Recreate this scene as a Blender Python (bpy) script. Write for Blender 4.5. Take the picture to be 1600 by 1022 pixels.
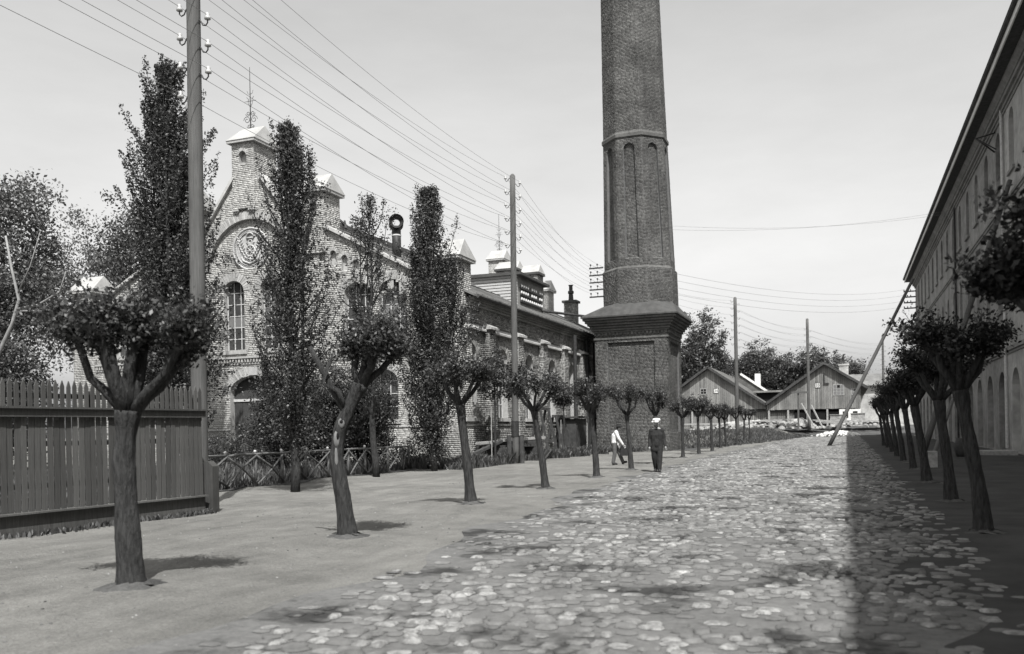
import bpy, math, random
import numpy as np
from mathutils import Vector, Matrix
from mathutils.geometry import tessellate_polygon
for _o in list(bpy.data.objects): bpy.data.objects.remove(_o)
S = bpy.context.scene
COL = S.collection
R = math.radians

# ---------------------------------------------------------------- camera
FPX, ROLL, YAW, CAMH = 1380.0, 0.019, R(20.723), 1.5
cd = bpy.data.cameras.new("camera"); cam = bpy.data.objects.new("camera", cd); COL.objects.link(cam)
cd.sensor_width = 36.0; cd.lens = FPX/1600*36; cd.shift_y = (672-511)/1600.0
cd.clip_start = 0.1; cd.clip_end = 3000
_f = Vector((-math.sin(YAW), math.cos(YAW), 0)); _r = Vector((math.cos(YAW), math.sin(YAW), 0)); _z = Vector((0, 0, 1))
_x = _r*math.cos(ROLL) - _z*math.sin(ROLL); _y = _r*math.sin(ROLL) + _z*math.cos(ROLL)
_m = Matrix((_x, _y, -_f)).transposed().to_4x4(); _m.translation = (0, 0, CAMH)
cam.matrix_world = _m
S.camera = cam
cd.dof.use_dof = True; cd.dof.focus_distance = 24.0; cd.dof.aperture_fstop = 1.7

# ---------------------------------------------------------------- sky, sun, exposure
SUN_EL, SUN_AZ = R(56), math.atan2(0.525, -0.851)          # azimuth from +Y towards +X
w = bpy.data.worlds.new("World"); S.world = w; w.use_nodes = True
nt = w.node_tree; nt.nodes.clear()
sky = nt.nodes.new("ShaderNodeTexSky"); sky.sky_type = 'NISHITA'; sky.sun_disc = False
sky.sun_elevation = SUN_EL; sky.sun_rotation = SUN_AZ; sky.dust_density = 3.0; sky.air_density = 1.0; sky.altitude = 100
bw = nt.nodes.new("ShaderNodeSeparateColor")            # the old plate is sensitive to blue only: keep the blue of the sky
pw = nt.nodes.new("ShaderNodeMath"); pw.operation = 'POWER'; pw.inputs[1].default_value = 0.95
tint = nt.nodes.new("ShaderNodeVectorMath"); tint.operation = 'SCALE'
tint.inputs[0].default_value = (1.0, 0.998, 0.99)
bg = nt.nodes.new("ShaderNodeBackground"); bg.inputs[1].default_value = 0.148
wo = nt.nodes.new("ShaderNodeOutputWorld")
nt.links.new(sky.outputs[0], bw.inputs[0]); nt.links.new(bw.outputs[2], pw.inputs[0]); 
# thin uneven veil of cloud over the whole dome
tcw = nt.nodes.new("ShaderNodeTexCoord"); mpw = nt.nodes.new("ShaderNodeMapping"); mpw.inputs["Scale"].default_value = (1.0, 1.0, 3.5)
nzw = nt.nodes.new("ShaderNodeTexNoise"); nzw.inputs["Scale"].default_value = 2.2; nzw.inputs["Detail"].default_value = 7; nzw.inputs["Roughness"].default_value = 0.6
mrw = nt.nodes.new("ShaderNodeMapRange"); mrw.inputs["From Min"].default_value = 0.3; mrw.inputs["From Max"].default_value = 0.7; mrw.inputs["To Min"].default_value = 0.93; mrw.inputs["To Max"].default_value = 1.1
mlw = nt.nodes.new("ShaderNodeMath"); mlw.operation = 'MULTIPLY'
nt.links.new(tcw.outputs["Generated"], mpw.inputs[0]); nt.links.new(mpw.outputs[0], nzw.inputs["Vector"]); nt.links.new(nzw.outputs["Fac"], mrw.inputs[0])
nt.links.new(pw.outputs[0], mlw.inputs[0]); nt.links.new(mrw.outputs[0], mlw.inputs[1]); nt.links.new(mlw.outputs[0], tint.inputs['Scale'])
nt.links.new(tint.outputs[0], bg.inputs[0]); nt.links.new(bg.outputs[0], wo.inputs[0])
sl = bpy.data.lights.new("sun", 'SUN'); sl.energy = 5.0; sl.angle = R(0.5); sl.color = (1, 0.995, 0.98)
so = bpy.data.objects.new("sun", sl); COL.objects.link(so); so.location = (20, -30, 60)
_sd = Vector((math.sin(SUN_AZ)*math.cos(SUN_EL), math.cos(SUN_AZ)*math.cos(SUN_EL), math.sin(SUN_EL)))
so.rotation_euler = _sd.to_track_quat('Z', 'Y').to_euler()
S.view_settings.view_transform = 'Standard'; S.view_settings.look = 'None'
S.view_settings.gamma = 1.0; S.view_settings.use_curve_mapping = False; S.view_settings.exposure = 0.46

# ---------------------------------------------------------------- materials (a grey plate photograph: near-neutral colours)
def g(v): return (v*1.0, v*0.997, v*0.985, 1)
def nodes(name):
    m = bpy.data.materials.new(name); m.use_nodes = True
    t = m.node_tree; b = t.nodes["Principled BSDF"]; b.inputs["Specular IOR Level"].default_value = 0.25
    return m, t, b
def N(t, k, **kw):
    n = t.nodes.new(k)
    for a, v in kw.items(): setattr(n, a, v)
    return n
def ramp(t, fac, stops):
    r = N(t, "ShaderNodeValToRGB"); e = r.color_ramp.elements
    while len(e) < len(stops): e.new(0.5)
    for i, (p, v) in enumerate(stops): e[i].position = p; e[i].color = g(v)
    t.links.new(fac, r.inputs[0]); return r.outputs[0]
def noise(t, scale, detail=4, rough=0.55, vec=None, sc=None):
    n = N(t, "ShaderNodeTexNoise"); n.inputs["Scale"].default_value = scale
    n.inputs["Detail"].default_value = detail; n.inputs["Roughness"].default_value = rough
    if vec is None:
        vec = N(t, "ShaderNodeTexCoord").outputs["Object"]
    if sc:
        mp = N(t, "ShaderNodeMapping"); mp.inputs["Scale"].default_value = sc
        t.links.new(vec, mp.inputs[0]); vec = mp.outputs[0]
    t.links.new(vec, n.inputs["Vector"]); return n.outputs["Fac"]
def mixc(t, fac, a, b, mode='MIX'):
    m = N(t, "ShaderNodeMix", data_type='RGBA', blend_type=mode)
    if isinstance(fac, float): m.inputs[0].default_value = fac
    else: t.links.new(fac, m.inputs[0])
    for i, v in ((6, a), (7, b)):
        if isinstance(v, float): m.inputs[i].default_value = g(v)
        else: t.links.new(v, m.inputs[i])
    return m.outputs[2]
def bump(t, b, h, strength=0.4, dist=0.02):
    n = N(t, "ShaderNodeBump"); n.inputs["Strength"].default_value = strength; n.inputs["Distance"].default_value = dist
    t.links.new(h, n.inputs["Height"]); t.links.new(n.outputs[0], b.inputs["Normal"])
def plain(name, lo, hi, scale=6, rough=0.8, sc=None, bs=0.3, bd=0.01, island=0.0, stain=0.0, obr=0.0):
    """noise-toned surface, with optional tone per loose piece and large soft weather stains"""
    m, t, b = nodes(name); n = noise(t, scale, 6, 0.6, sc=sc)
    c = ramp(t, n, [(0.3, lo), (0.7, hi)])
    if island:
        gi = N(t, "ShaderNodeNewGeometry").outputs["Random Per Island"]
        c = mixc(t, 1.0, c, ramp(t, gi, [(0, 1-island), (1, 1.0)]), 'MULTIPLY')
    if obr:
        c = mixc(t, 1.0, c, ramp(t, N(t, 'ShaderNodeObjectInfo').outputs['Random'], [(0, 1-obr), (1, 1.0)]), 'MULTIPLY')
    if stain:
        s = noise(t, 0.45, 5, 0.65)
        c = mixc(t, 1.0, c, ramp(t, s, [(0.35, 1-stain), (0.62, 1.0)]), 'MULTIPLY')
    t.links.new(c, b.inputs["Base Color"]); b.inputs["Roughness"].default_value = rough
    bump(t, b, n, bs, bd); return m
def leafmat(name, lo, hi, trans=0.25):
    m = bpy.data.materials.new(name); m.use_nodes = True; t = m.node_tree; t.nodes.clear()
    gi = N(t, "ShaderNodeNewGeometry").outputs["Random Per Island"]
    c = ramp(t, gi, [(0, lo), (0.75, (lo+hi)/2), (1, hi)])
    d = N(t, "ShaderNodeBsdfDiffuse"); tr = N(t, "ShaderNodeBsdfTranslucent"); gl = N(t, "ShaderNodeBsdfGlossy")
    gl.inputs["Roughness"].default_value = 0.45; gl.inputs[0].default_value = g(0.5)
    t.links.new(c, d.inputs[0]); t.links.new(c, tr.inputs[0])
    m1 = N(t, "ShaderNodeMixShader"); m1.inputs[0].default_value = trans
    m2 = N(t, "ShaderNodeMixShader"); m2.inputs[0].default_value = 0.05
    o = N(t, "ShaderNodeOutputMaterial")
    t.links.new(d.outputs[0], m1.inputs[1]); t.links.new(tr.outputs[0], m1.inputs[2])
    t.links.new(m1.outputs[0], m2.inputs[1]); t.links.new(gl.outputs[0], m2.inputs[2]); t.links.new(m2.outputs[0], o.inputs[0])
    return m
def glassmat(name, v, rough=0.08, spec=0.8):
    m, t, b = nodes(name); b.inputs["Base Color"].default_value = g(v); b.inputs["Roughness"].default_value = rough
    b.inputs["Specular IOR Level"].default_value = spec
    n = noise(t, 3.0, 3); bump(t, b, n, 0.08, 0.02); return m
M = {}
M['brick'] = plain('pale_brick', 0.4, 0.58, 9, 0.9, island=0.36, bs=0.5, stain=0.35)
M['mortar'] = plain('mortar', 0.32, 0.44, 8, 0.95, stain=0.3)
M['vous'] = plain('arch_brick', 0.34, 0.52, 9, 0.9, island=0.4)
M['sidebrick'] = plain('weathered_brick', 0.24, 0.42, 9, 0.9, island=0.6, bs=0.5, stain=0.4)
M['dbrick'] = plain('dark_brick', 0.1, 0.185, 7, 0.92, island=0.42, bs=0.4, stain=0.5)
M['dmortar'] = plain('dark_mortar', 0.09, 0.15, 8, 0.95)
M['stone'] = plain('pale_stone', 0.36, 0.5, 5, 0.85, stain=0.2)
M['medal'] = plain('relief_stone', 0.34, 0.46, 6, 0.85)
M['zinc'] = plain('zinc_sheet', 0.3, 0.42, 2.5, 0.6, bs=0.1, stain=0.15)
M['roof'] = plain('roof_sheet', 0.14, 0.22, 2.0, 0.75, stain=0.4)
M['roofdark'] = plain('roof_felt', 0.05, 0.09, 2.5, 0.9, stain=0.3)
M['louver'] = plain('weathered_board', 0.34, 0.5, 4, 0.85, sc=(1, 1, 8))
M['plank'] = plain('silvered_plank', 0.2, 0.34, 3, 0.88, sc=(6, 6, 0.4), island=0.42, stain=0.3)
M['rooftile'] = plain('shingle_roof', 0.1, 0.2, 4, 0.9, island=0.3, stain=0.5)
M['fence'] = plain('oiled_board', 0.075, 0.135, 5, 0.8, sc=(9, 9, 0.6), stain=0.35, obr=0.4)
M['log'] = plain('rustic_log', 0.07, 0.17, 8, 0.9, sc=(4, 4, 1))
M['timber'] = plain('raw_timber', 0.26, 0.44, 5, 0.88, island=0.4)
M['darkwood'] = plain('dark_timber', 0.03, 0.07, 5, 0.85)
M['pole'] = plain('pole_wood', 0.075, 0.135, 4, 0.85, sc=(14, 14, 0.5), bs=0.5, stain=0.3)
M['bark'] = plain('tree_bark', 0.015, 0.062, 13, 0.95, sc=(2.4, 2.4, 0.45), bs=1.0, bd=0.05)
M['scar'] = plain('bare_wood_scar', 0.1, 0.2, 10, 0.85, sc=(2, 2, 0.4))
M['bareb'] = plain('pale_branch_bark', 0.18, 0.3, 9, 0.85)
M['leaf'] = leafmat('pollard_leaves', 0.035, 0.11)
M['leaf_shade'] = leafmat('shade_toned_leaves', 0.012, 0.045, 0.15)  # shaded copy of the pollard leaves, for the right row only
M['poplar'] = leafmat('poplar_leaves', 0.03, 0.115, 0.25)
M['leafp'] = leafmat('pale_leaves', 0.09, 0.17, 0.3)
M['farleaf'] = leafmat('far_leaves', 0.035, 0.085, 0.2)
M['conifer'] = leafmat('conifer_sprays', 0.025, 0.085, 0.15)
M['weed'] = leafmat('weeds', 0.05, 0.15, 0.3)
M['iron'] = plain('dark_iron', 0.02, 0.05, 6, 0.55)
M['porc'] = plain('white_porcelain', 0.36, 0.5, 6, 0.3, bs=0.0)
M['wire'] = plain('wire_metal', 0.16, 0.24, 6, 0.5)
M['bar'] = plain('glazing_bar', 0.42, 0.58, 8, 0.7)
M['pane'] = glassmat('window_glass', 0.05)
M['pane2'] = glassmat('milky_glass', 0.16, 0.25)
M['void'] = plain('dark_interior', 0.006, 0.012, 2, 0.95)
M['door'] = plain('door_timber', 0.035, 0.07, 5, 0.8, sc=(8, 8, 0.6))
M['plaster'] = plain('grey_plaster', 0.36, 0.5, 3, 0.92, bs=0.3, stain=0.45)
M['plasterd'] = plain('sooty_plaster', 0.22, 0.34, 3, 0.92, bs=0.3, stain=0.4)
M['trim'] = plain('cornice_plaster', 0.2, 0.3, 3, 0.9, stain=0.3)
M['white'] = plain('limewash', 0.62, 0.78, 4, 0.9, stain=0.2)
M['rubble'] = plain('broken_stone', 0.22, 0.5, 5, 0.9, island=0.5)
M['chalk'] = plain('white_rubble', 0.5, 0.72, 5, 0.9, island=0.35)

M['walk'] = plain('shade_toned_earth', 0.03, 0.062, 1.2, 0.95, bs=0.8, bd=0.05, stain=0.3)  # earth tone lowered so the building's shade reads deeper
M['bank'] = plain('dark_earth', 0.045, 0.09, 1.5, 0.95, bs=0.8, bd=0.05)
M['skin'] = plain('skin', 0.24, 0.3, 12, 0.6, bs=0.1)
M['shirt'] = plain('white_shirt_cloth', 0.55, 0.66, 10, 0.9)
M['suit'] = plain('dark_suit_cloth', 0.016, 0.03, 14, 0.9)
M['trous'] = plain('grey_trouser_cloth', 0.07, 0.12, 12, 0.9)
M['hatw'] = plain('white_cap_cloth', 0.72, 0.82, 10, 0.85)
M['hatd'] = plain('dark_felt', 0.02, 0.04, 12, 0.9)
M['boot'] = plain('boot_leather', 0.02, 0.045, 10, 0.6)
M['bag'] = plain('black_bag', 0.015, 0.03, 10, 0.6)

def ground_mat():
    m, t, b = nodes('sandy_ground')
    n1 = noise(t, 0.35, 7, 0.6); n2 = noise(t, 14, 6, 0.7); n3 = noise(t, 1.6, 6, 0.62); n4 = noise(t, 38, 5, 0.75)
    c = ramp(t, n1, [(0.32, 0.165), (0.6, 0.235)])
    c = mixc(t, 1.0, c, ramp(t, n3, [(0.3, 0.72), (0.62, 1.0)]), 'MULTIPLY')
    c = mixc(t, 1.0, c, ramp(t, n2, [(0.25, 0.78), (0.75, 1.05)]), 'MULTIPLY')
    c = mixc(t, 1.0, c, ramp(t, n4, [(0.36, 0.7), (0.62, 1.1)]), 'MULTIPLY')
    t.links.new(c, b.inputs["Base Color"]); b.inputs["Roughness"].default_value = 0.95
    tr = noise(t, 1.3, 5, 0.6, sc=(2.2, .22, 1)); c = mixc(t, 1.0, c, ramp(t, tr, [(0.36, 0.88), (0.56, 1.03)]), 'MULTIPLY'); t.links.new(c, b.inputs["Base Color"])
    bump(t, b, n2, 0.9, 0.05); return m
def street_mat():
    m, t, b = nodes('street_bed')
    n1 = noise(t, 0.9, 6, 0.65); n2 = noise(t, 12, 6, 0.7)
    c = ramp(t, n1, [(0.38, 0.04), (0.48, 0.14), (0.66, 0.175)])
    c = mixc(t, 1.0, c, ramp(t, n2, [(0.25, 0.6), (0.75, 1.1)]), 'MULTIPLY')
    v = N(t, "ShaderNodeTexVoronoi"); v.inputs["Scale"].default_value = 4.0
    t.links.new(N(t, "ShaderNodeTexCoord").outputs["Object"], v.inputs["Vector"])
    t.links.new(c, b.inputs["Base Color"]); b.inputs["Roughness"].default_value = 0.92
    bump(t, b, n2, 0.7, 0.04); return m
def garden_mat():
    m, t, b = nodes('garden_soil')
    n1 = noise(t, 1.2, 6, 0.65); n2 = noise(t, 12, 5, 0.7)
    c = ramp(t, n1, [(0.35, 0.05), (0.65, 0.11)])
    c = mixc(t, 1.0, c, ramp(t, n2, [(0.3, 0.6), (0.7, 1.1)]), 'MULTIPLY')
    t.links.new(c, b.inputs["Base Color"]); b.inputs["Roughness"].default_value = 0.95
    bump(t, b, n2, 0.8, 0.06); return m
def cobble_mat():
    m, t, b = nodes('cobble_stone')
    gi = N(t, "ShaderNodeNewGeometry"); oi = N(t, "ShaderNodeObjectInfo"); ad = N(t, "ShaderNodeMath", operation='ADD'); fr = N(t, "ShaderNodeMath", operation='FRACT')
    t.links.new(gi.outputs["Random Per Island"], ad.inputs[0]); t.links.new(oi.outputs["Random"], ad.inputs[1]); t.links.new(ad.outputs[0], fr.inputs[0])
    pos = gi.outputs["Position"]
    n0 = noise(t, 1.7, 5, 0.65, vec=pos)
    c = mixc(t, ramp(t, n0, [(0.4, 0.0), (0.58, 1.0)]), ramp(t, fr.outputs[0], [(0, 0.1), (0.7, 0.16), (1, 0.3)]), ramp(t, fr.outputs[0], [(0, 0.155), (0.5, 0.26), (1, 0.44)]))
    n1 = noise(t, 0.9, 6, 0.65, vec=pos); n2 = noise(t, 16, 6, 0.7, vec=pos)
    c = mixc(t, ramp(t, n2, [(0.4, 0.0), (0.6, 0.9)]), c, 0.15)
    c = mixc(t, 1.0, c, ramp(t, n1, [(0.37, 0.25), (0.47, 0.9), (0.66, 1.0)]), 'MULTIPLY')
    t.links.new(c, b.inputs["Base Color"]); b.inputs["Roughness"].default_value = 0.85
    bump(t, b, n2, 0.9, 0.03); return m
M['cobble'] = cobble_mat(); M['ground'] = ground_mat(); M['street'] = street_mat(); M['garden'] = garden_mat()

# ---------------------------------------------------------------- helpers
OFF = {}
V0 = Vector((0, 0, 0))
def tag(o, label=None, cat=None, group=None, kind=None):
    if label: o['label'] = label
    if cat: o['category'] = cat
    if group: o['group'] = group
    if kind: o['kind'] = kind
    return o
def thing(name, label, cat, loc=(0, 0, 0), group=None, rz=0.0):
    o = bpy.data.objects.new(name, None); COL.objects.link(o); o.location = loc; o.rotation_euler.z = rz
    o.empty_display_size = 0.2; OFF[o.name] = Vector(loc)
    return tag(o, label, cat, group)
def npmesh(name, V, nside=None, F=None):
    """mesh from arrays: V (n,3); faces all of F.shape[1] corners"""
    me = bpy.data.meshes.new(name); V = np.asarray(V, dtype=np.float32); F = np.asarray(F, dtype=np.int32)
    k = F.shape[1]
    me.vertices.add(len(V)); me.vertices.foreach_set("co", V.ravel())
    me.loops.add(F.size); me.loops.foreach_set("vertex_index", F.ravel())
    me.polygons.add(len(F)); me.polygons.foreach_set("loop_start", np.arange(0, F.size, k, dtype=np.int32))
    me.update(calc_edges=True); return me
def put(name, me, mat, parent=None, base=None, loc=None, rot=None, smooth=False, kind=None):
    """link a mesh whose vertices are local; base = world origin of those local coordinates"""
    o = bpy.data.objects.new(name, me); COL.objects.link(o)
    if mat is not None and len(me.materials) == 0: me.materials.append(mat)
    if smooth: me.polygons.foreach_set("use_smooth", np.ones(len(me.polygons), dtype=bool))
    if parent is not None:
        o.parent = parent; po = OFF.get(parent.name, V0)
        wl = Vector(loc) if loc is not None else po
        o.location = wl - po; OFF[o.name] = wl
    else:
        wl = Vector(loc) if loc is not None else V0; o.location = wl; OFF[o.name] = wl
    if rot is not None: o.rotation_euler = rot
    if kind: o['kind'] = kind
    return o
class MB:
    def __init__(s): s.v = []; s.f = []; s.M = None
    def frame(s, O, U, V, Nn):
        s.M = (Vector(O), Vector(U), Vector(V), Vector(Nn)); return s
    def add(s, vs, fs):
        k = len(s.v)
        if s.M:
            O, U, V, W = s.M; vs = [tuple(O + U*p[0] + V*p[1] + W*p[2]) for p in vs]
        s.v += [tuple(p) for p in vs]; s.f += [tuple(i+k for i in f) for f in fs]; return s
    def box(s, x0, x1, y0, y1, z0, z1):
        return s.add([(x0,y0,z0),(x1,y0,z0),(x1,y1,z0),(x0,y1,z0),(x0,y0,z1),(x1,y0,z1),(x1,y1,z1),(x0,y1,z1)],
              [(0,3,2,1),(4,5,6,7),(0,1,5,4),(1,2,6,5),(2,3,7,6),(3,0,4,7)])
    def prism(s, poly, w0, w1):
        n = len(poly)
        return s.add([(p[0],p[1],w0) for p in poly]+[(p[0],p[1],w1) for p in poly],
              [tuple(range(n))[::-1], tuple(range(n, 2*n))]+[(i,(i+1)%n,n+(i+1)%n,n+i) for i in range(n)])
    def beam(s, p, q, a, b=None, up=(0,0,1)):
        p, q = Vector(p), Vector(q); b = b or a; d = (q-p); L = d.length; d.normalize(); u = Vector(up)
        if abs(d.dot(u)) > .98: u = Vector((1,0,0))
        x = d.cross(u).normalized(); y = x.cross(d).normalized()
        vs = []
        for c in (p, q):
            for i, j in ((-1,-1),(1,-1),(1,1),(-1,1)): vs.append(tuple(c + x*(i*a/2) + y*(j*b/2)))
        return s.add(vs, [(3,2,1,0),(4,5,6,7),(0,1,5,4),(1,2,6,5),(2,3,7,6),(3,0,4,7)])
    def tube(s, pts, rad, n=8, caps=True, jit=0.0, rng=None, ridge=0.0):
        pts = [Vector(p) for p in pts]; m = len(pts)
        if not hasattr(rad, '__len__'): rad = [rad]*m
        t0 = (pts[1]-pts[0]).normalized(); u = Vector((0,0,1)) if abs(t0.z) < .9 else Vector((1,0,0))
        x = t0.cross(u).normalized(); vs = []; rk = [rng.uniform(-ridge, ridge) for _ in range(n)] if ridge else [0]*n
        for i in range(m):
            t = (pts[min(i+1,m-1)]-pts[max(i-1,0)]).normalized(); x = (x - t*x.dot(t)).normalized(); y = t.cross(x)
            for k in range(n):
                if ridge: rk[k] = max(-1.6*ridge, min(1.6*ridge, rk[k]+rng.uniform(-.35, .35)*ridge))
                a = 2*math.pi*k/n; r = rad[i]*(1 + rk[k] + (rng.uniform(-jit, jit) if jit else 0)); vs.append(pts[i] + (x*math.cos(a)+y*math.sin(a))*r)
        fs = [(i*n+k, i*n+(k+1)%n, (i+1)*n+(k+1)%n, (i+1)*n+k) for i in range(m-1) for k in range(n)]
        if caps: fs += [tuple(range(n))[::-1], tuple(range((m-1)*n, m*n))]
        return s.add(vs, fs)
    def lathe(s, prof, c=(0,0,0), n=16, caps=True):
        vs = [(c[0]+r*math.cos(2*math.pi*k/n), c[1]+r*math.sin(2*math.pi*k/n), c[2]+z) for r, z in prof for k in range(n)]
        fs = [(i*n+k, i*n+(k+1)%n, (i+1)*n+(k+1)%n, (i+1)*n+k) for i in range(len(prof)-1) for k in range(n)]
        if caps: fs += [tuple(range(n))[::-1], tuple(range((len(prof)-1)*n, len(prof)*n))]
        return s.add(vs, fs)
    def ball(s, c, r, n=10, k=6):
        if not hasattr(r, '__len__'): r = (r, r, r)
        return s.add(*_ball(c, r, n, k))
    def build(s, name, mat, parent=None, smooth=False, kind=None, label=None, origin=None):
        V = np.array(s.v, dtype=np.float64)
        if parent is not None: base = OFF.get(parent.name, V0)
        elif origin is not None: base = Vector(origin)
        else:
            lo, hi = V.min(0), V.max(0); base = Vector(((lo[0]+hi[0])/2, (lo[1]+hi[1])/2, lo[2]))
        me = bpy.data.meshes.new(name); me.from_pydata((V-np.array(base)).tolist(), [], s.f); me.update()
        o = put(name, me, mat, parent, loc=base, smooth=smooth, kind=kind)
        if label: o['label'] = label
        return o
def _ball(c, r, n, k):
    vs = [(c[0], c[1], c[2]-r[2])]
    for j in range(1, k):
        p = -math.pi/2 + math.pi*j/k
        for i in range(n):
            a = 2*math.pi*i/n; vs.append((c[0]+r[0]*math.cos(p)*math.cos(a), c[1]+r[1]*math.cos(p)*math.sin(a), c[2]+r[2]*math.sin(p)))
    vs.append((c[0], c[1], c[2]+r[2])); L = len(vs)-1
    fs = [(0, 1+(i+1)%n, 1+i) for i in range(n)]
    for j in range(k-2):
        for i in range(n): fs.append((1+j*n+i, 1+j*n+(i+1)%n, 1+(j+1)*n+(i+1)%n, 1+(j+1)*n+i))
    fs += [(L, 1+(k-2)*n+i, 1+(k-2)*n+(i+1)%n) for i in range(n)]
    return vs, fs
def copy_tree(o, parent=None, off=None):
    c = o.copy(); COL.objects.link(c); c.parent = parent
    for ch in list(o.children): copy_tree(ch, c)
    return c

# --- walls made from a plane with holes, and courses of bricks laid on it
def arch(xc, hw, z0, zs, rise, n=12, grow=0.0):
    hw += grow; rise += grow
    p = [(xc-hw, z0), (xc+hw, z0), (xc+hw, zs)]
    for i in range(1, n): a = math.pi*i/n; p.append((xc+hw*math.cos(a), zs+rise*math.sin(a)))
    p.append((xc-hw, zs)); return p
def plate(mb, outer, holes, depth):
    """front face with holes at w=0, reveals going back to w=-depth"""
    loops = [outer]+holes; tess = tessellate_polygon([[Vector((x, y, 0)) for x, y in L] for L in loops])
    pts = [q for L in loops for q in L]; mb.add([(x, y, 0) for x, y in pts], [tuple(t) for t in tess])
    for L in loops:
        n = len(L); mb.add([(x, y, 0) for x, y in L]+[(x, y, -depth) for x, y in L], [(i, (i+1)%n, n+(i+1)%n, n+i) for i in range(n)])
    return mb
def cut(iv, a, b):
    out = []
    for p, q in iv:
        if b <= p or a >= q: out.append((p, q)); continue
        if a > p: out.append((p, a))
        if b < q: out.append((b, q))
    return out
def hole_iv(h, z):
    xc, hw, z0, zs, rise = h[:5]; grow = h[5] if len(h) > 5 else 0.0
    if z < z0: return None
    if z <= zs: return (xc-hw, xc+hw)
    k = (z-zs)/(rise+grow)
    if k >= 1: return None
    q = (hw+grow)*math.sqrt(1-k*k); return (xc-q, xc+q)
def bricks(rng, ivfn, z0, z1, course=0.086, L=0.27, gap=0.01, proud=0.005, jit=0.005, holes=()):
    """rows (u0,u1,v0,v1,n) of bricks"""
    out = []; z = z0; k = 0
    while z + course*0.6 < z1:
        zm = z+course/2; iv = ivfn(zm)
        for h in holes:
            c = hole_iv(h, zm)
            if c: iv = cut(iv, *c)
        for a, b in iv:
            u = a - rng.random()*L
            while u < b-0.02:
                l = L if rng.random() < 0.62 else L*0.5
                p, q = max(u, a), min(u+l, b)
                if q-p > 0.05: out.append((p+gap/2, q-gap/2, z+gap/2, z+course-gap/2, proud+rng.uniform(-jit, jit)))
                u += l
        z += course; k += 1
    return out
def brick_mesh(frames):
    """frames: list of (O,U,V,N,rows) -> vertex and quad arrays of five-sided bricks"""
    VV, FF, k = [], [], 0
    fb = np.array([(0,1,2,3),(0,4,5,1),(1,5,6,2),(2,6,7,3),(3,7,4,0)])
    for O, U, V, Nn, rows in frames:
        if not rows: continue
        r = np.array(rows); n = len(r); O, U, V, Nn = (np.array(q, float) for q in (O, U, V, Nn))
        def P(u, v, w): return O + u[:, None]*U + v[:, None]*V + w[:, None]*Nn
        b = np.full(n, -0.03)
        c = np.stack([P(r[:,0],r[:,2],r[:,4]), P(r[:,1],r[:,2],r[:,4]), P(r[:,1],r[:,3],r[:,4]), P(r[:,0],r[:,3],r[:,4]),
                      P(r[:,0],r[:,2],b), P(r[:,1],r[:,2],b), P(r[:,1],r[:,3],b), P(r[:,0],r[:,3],b)], 1)
        VV.append(c.reshape(-1, 3)); FF.append((np.arange(n)[:, None, None]*8 + fb[None]).reshape(-1, 4)+k); k += n*8
    return np.concatenate(VV), np.concatenate(FF)
def brick_part(name, frames, mat, parent):
    V, F = brick_mesh(frames); base = OFF[parent.name]
    return put(name, npmesh(name, V-np.array(base), F=F), mat, parent, loc=base, kind='stuff')
def voussoirs(mb, h, thick=0.36, n0=-0.02, n1=0.03, step=0.095, a0=0.0, a1=math.pi):
    xc, hw, z0, zs, rise = h[:5]; n = max(9, int((hw+rise)/2*math.pi/step*1.05))
    for i in range(n):
        p, q = a0+(a1-a0)*(i+0.07)/n, a0+(a1-a0)*(i+0.93)/n; w = n1+random.uniform(-.01, .01)
        poly = [(xc+hw*math.cos(p), zs+rise*math.sin(p)), (xc+(hw+thick)*math.cos(p), zs+(rise+thick)*math.sin(p)),
                (xc+(hw+thick)*math.cos(q), zs+(rise+thick)*math.sin(q)), (xc+hw*math.cos(q), zs+rise*math.sin(q))]
        mb.prism(poly, n0, w)
    return mb

# --- foliage
def leaf_arrays(P, size, rng, up=0.35, width=0.5):
    n = len(P); nn = rng.normal(size=(n, 3)); nn[:, 2] += up; nn /= np.linalg.norm(nn, axis=1, keepdims=True)
    t = rng.normal(size=(n, 3)); t -= nn*(t*nn).sum(1, keepdims=True); t /= np.linalg.norm(t, axis=1, keepdims=True)
    b = np.cross(nn, t); a = (size*rng.uniform(0.6, 1.35, n))[:, None]/2
    V = np.stack([P+t*a, P+b*a*width+nn*a*.12, P-t*a, P-b*a*width+nn*a*.12], 1).reshape(-1, 3)
    return V, np.arange(n*4).reshape(-1, 4)
def foliage(name, P, size, mat, parent, rng, up=0.35, width=0.5, kind=None):
    V, F = leaf_arrays(np.asarray(P), size, rng, up, width); base = OFF[parent.name]
    return put(name, npmesh(name, V-np.array(base), F=F), mat, parent, loc=base, kind=kind)
def clump_points(rng, c, rad, nclump, per, cr, inner=0.45, lobes=0.22, lo=-1.0):
    d = rng.normal(size=(nclump, 3)); d /= np.linalg.norm(d, axis=1, keepdims=True)
    if lo > -1: d[:, 2] = np.where(d[:, 2] < lo, -d[:, 2], d[:, 2])
    ph = rng.uniform(0, 6.28, 6)
    az = np.arctan2(d[:, 1], d[:, 0]); lob = 1 + lobes*np.sin(3*az+ph[0]+2*d[:, 2]) + lobes*.7*np.sin(5*az+ph[1]-4*d[:, 2])
    r = (inner + (1-inner)*rng.random(nclump)**0.5)*lob
    C = np.array(c)+d*r[:, None]*np.array(rad)
    s = cr*rng.uniform(0.55, 1.3, nclump)
    P = C[:, None, :] + rng.normal(size=(nclump, per, 3))*s[:, None, None]*np.array((1, 1, 0.7))
    return P.reshape(-1, 3), C

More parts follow.
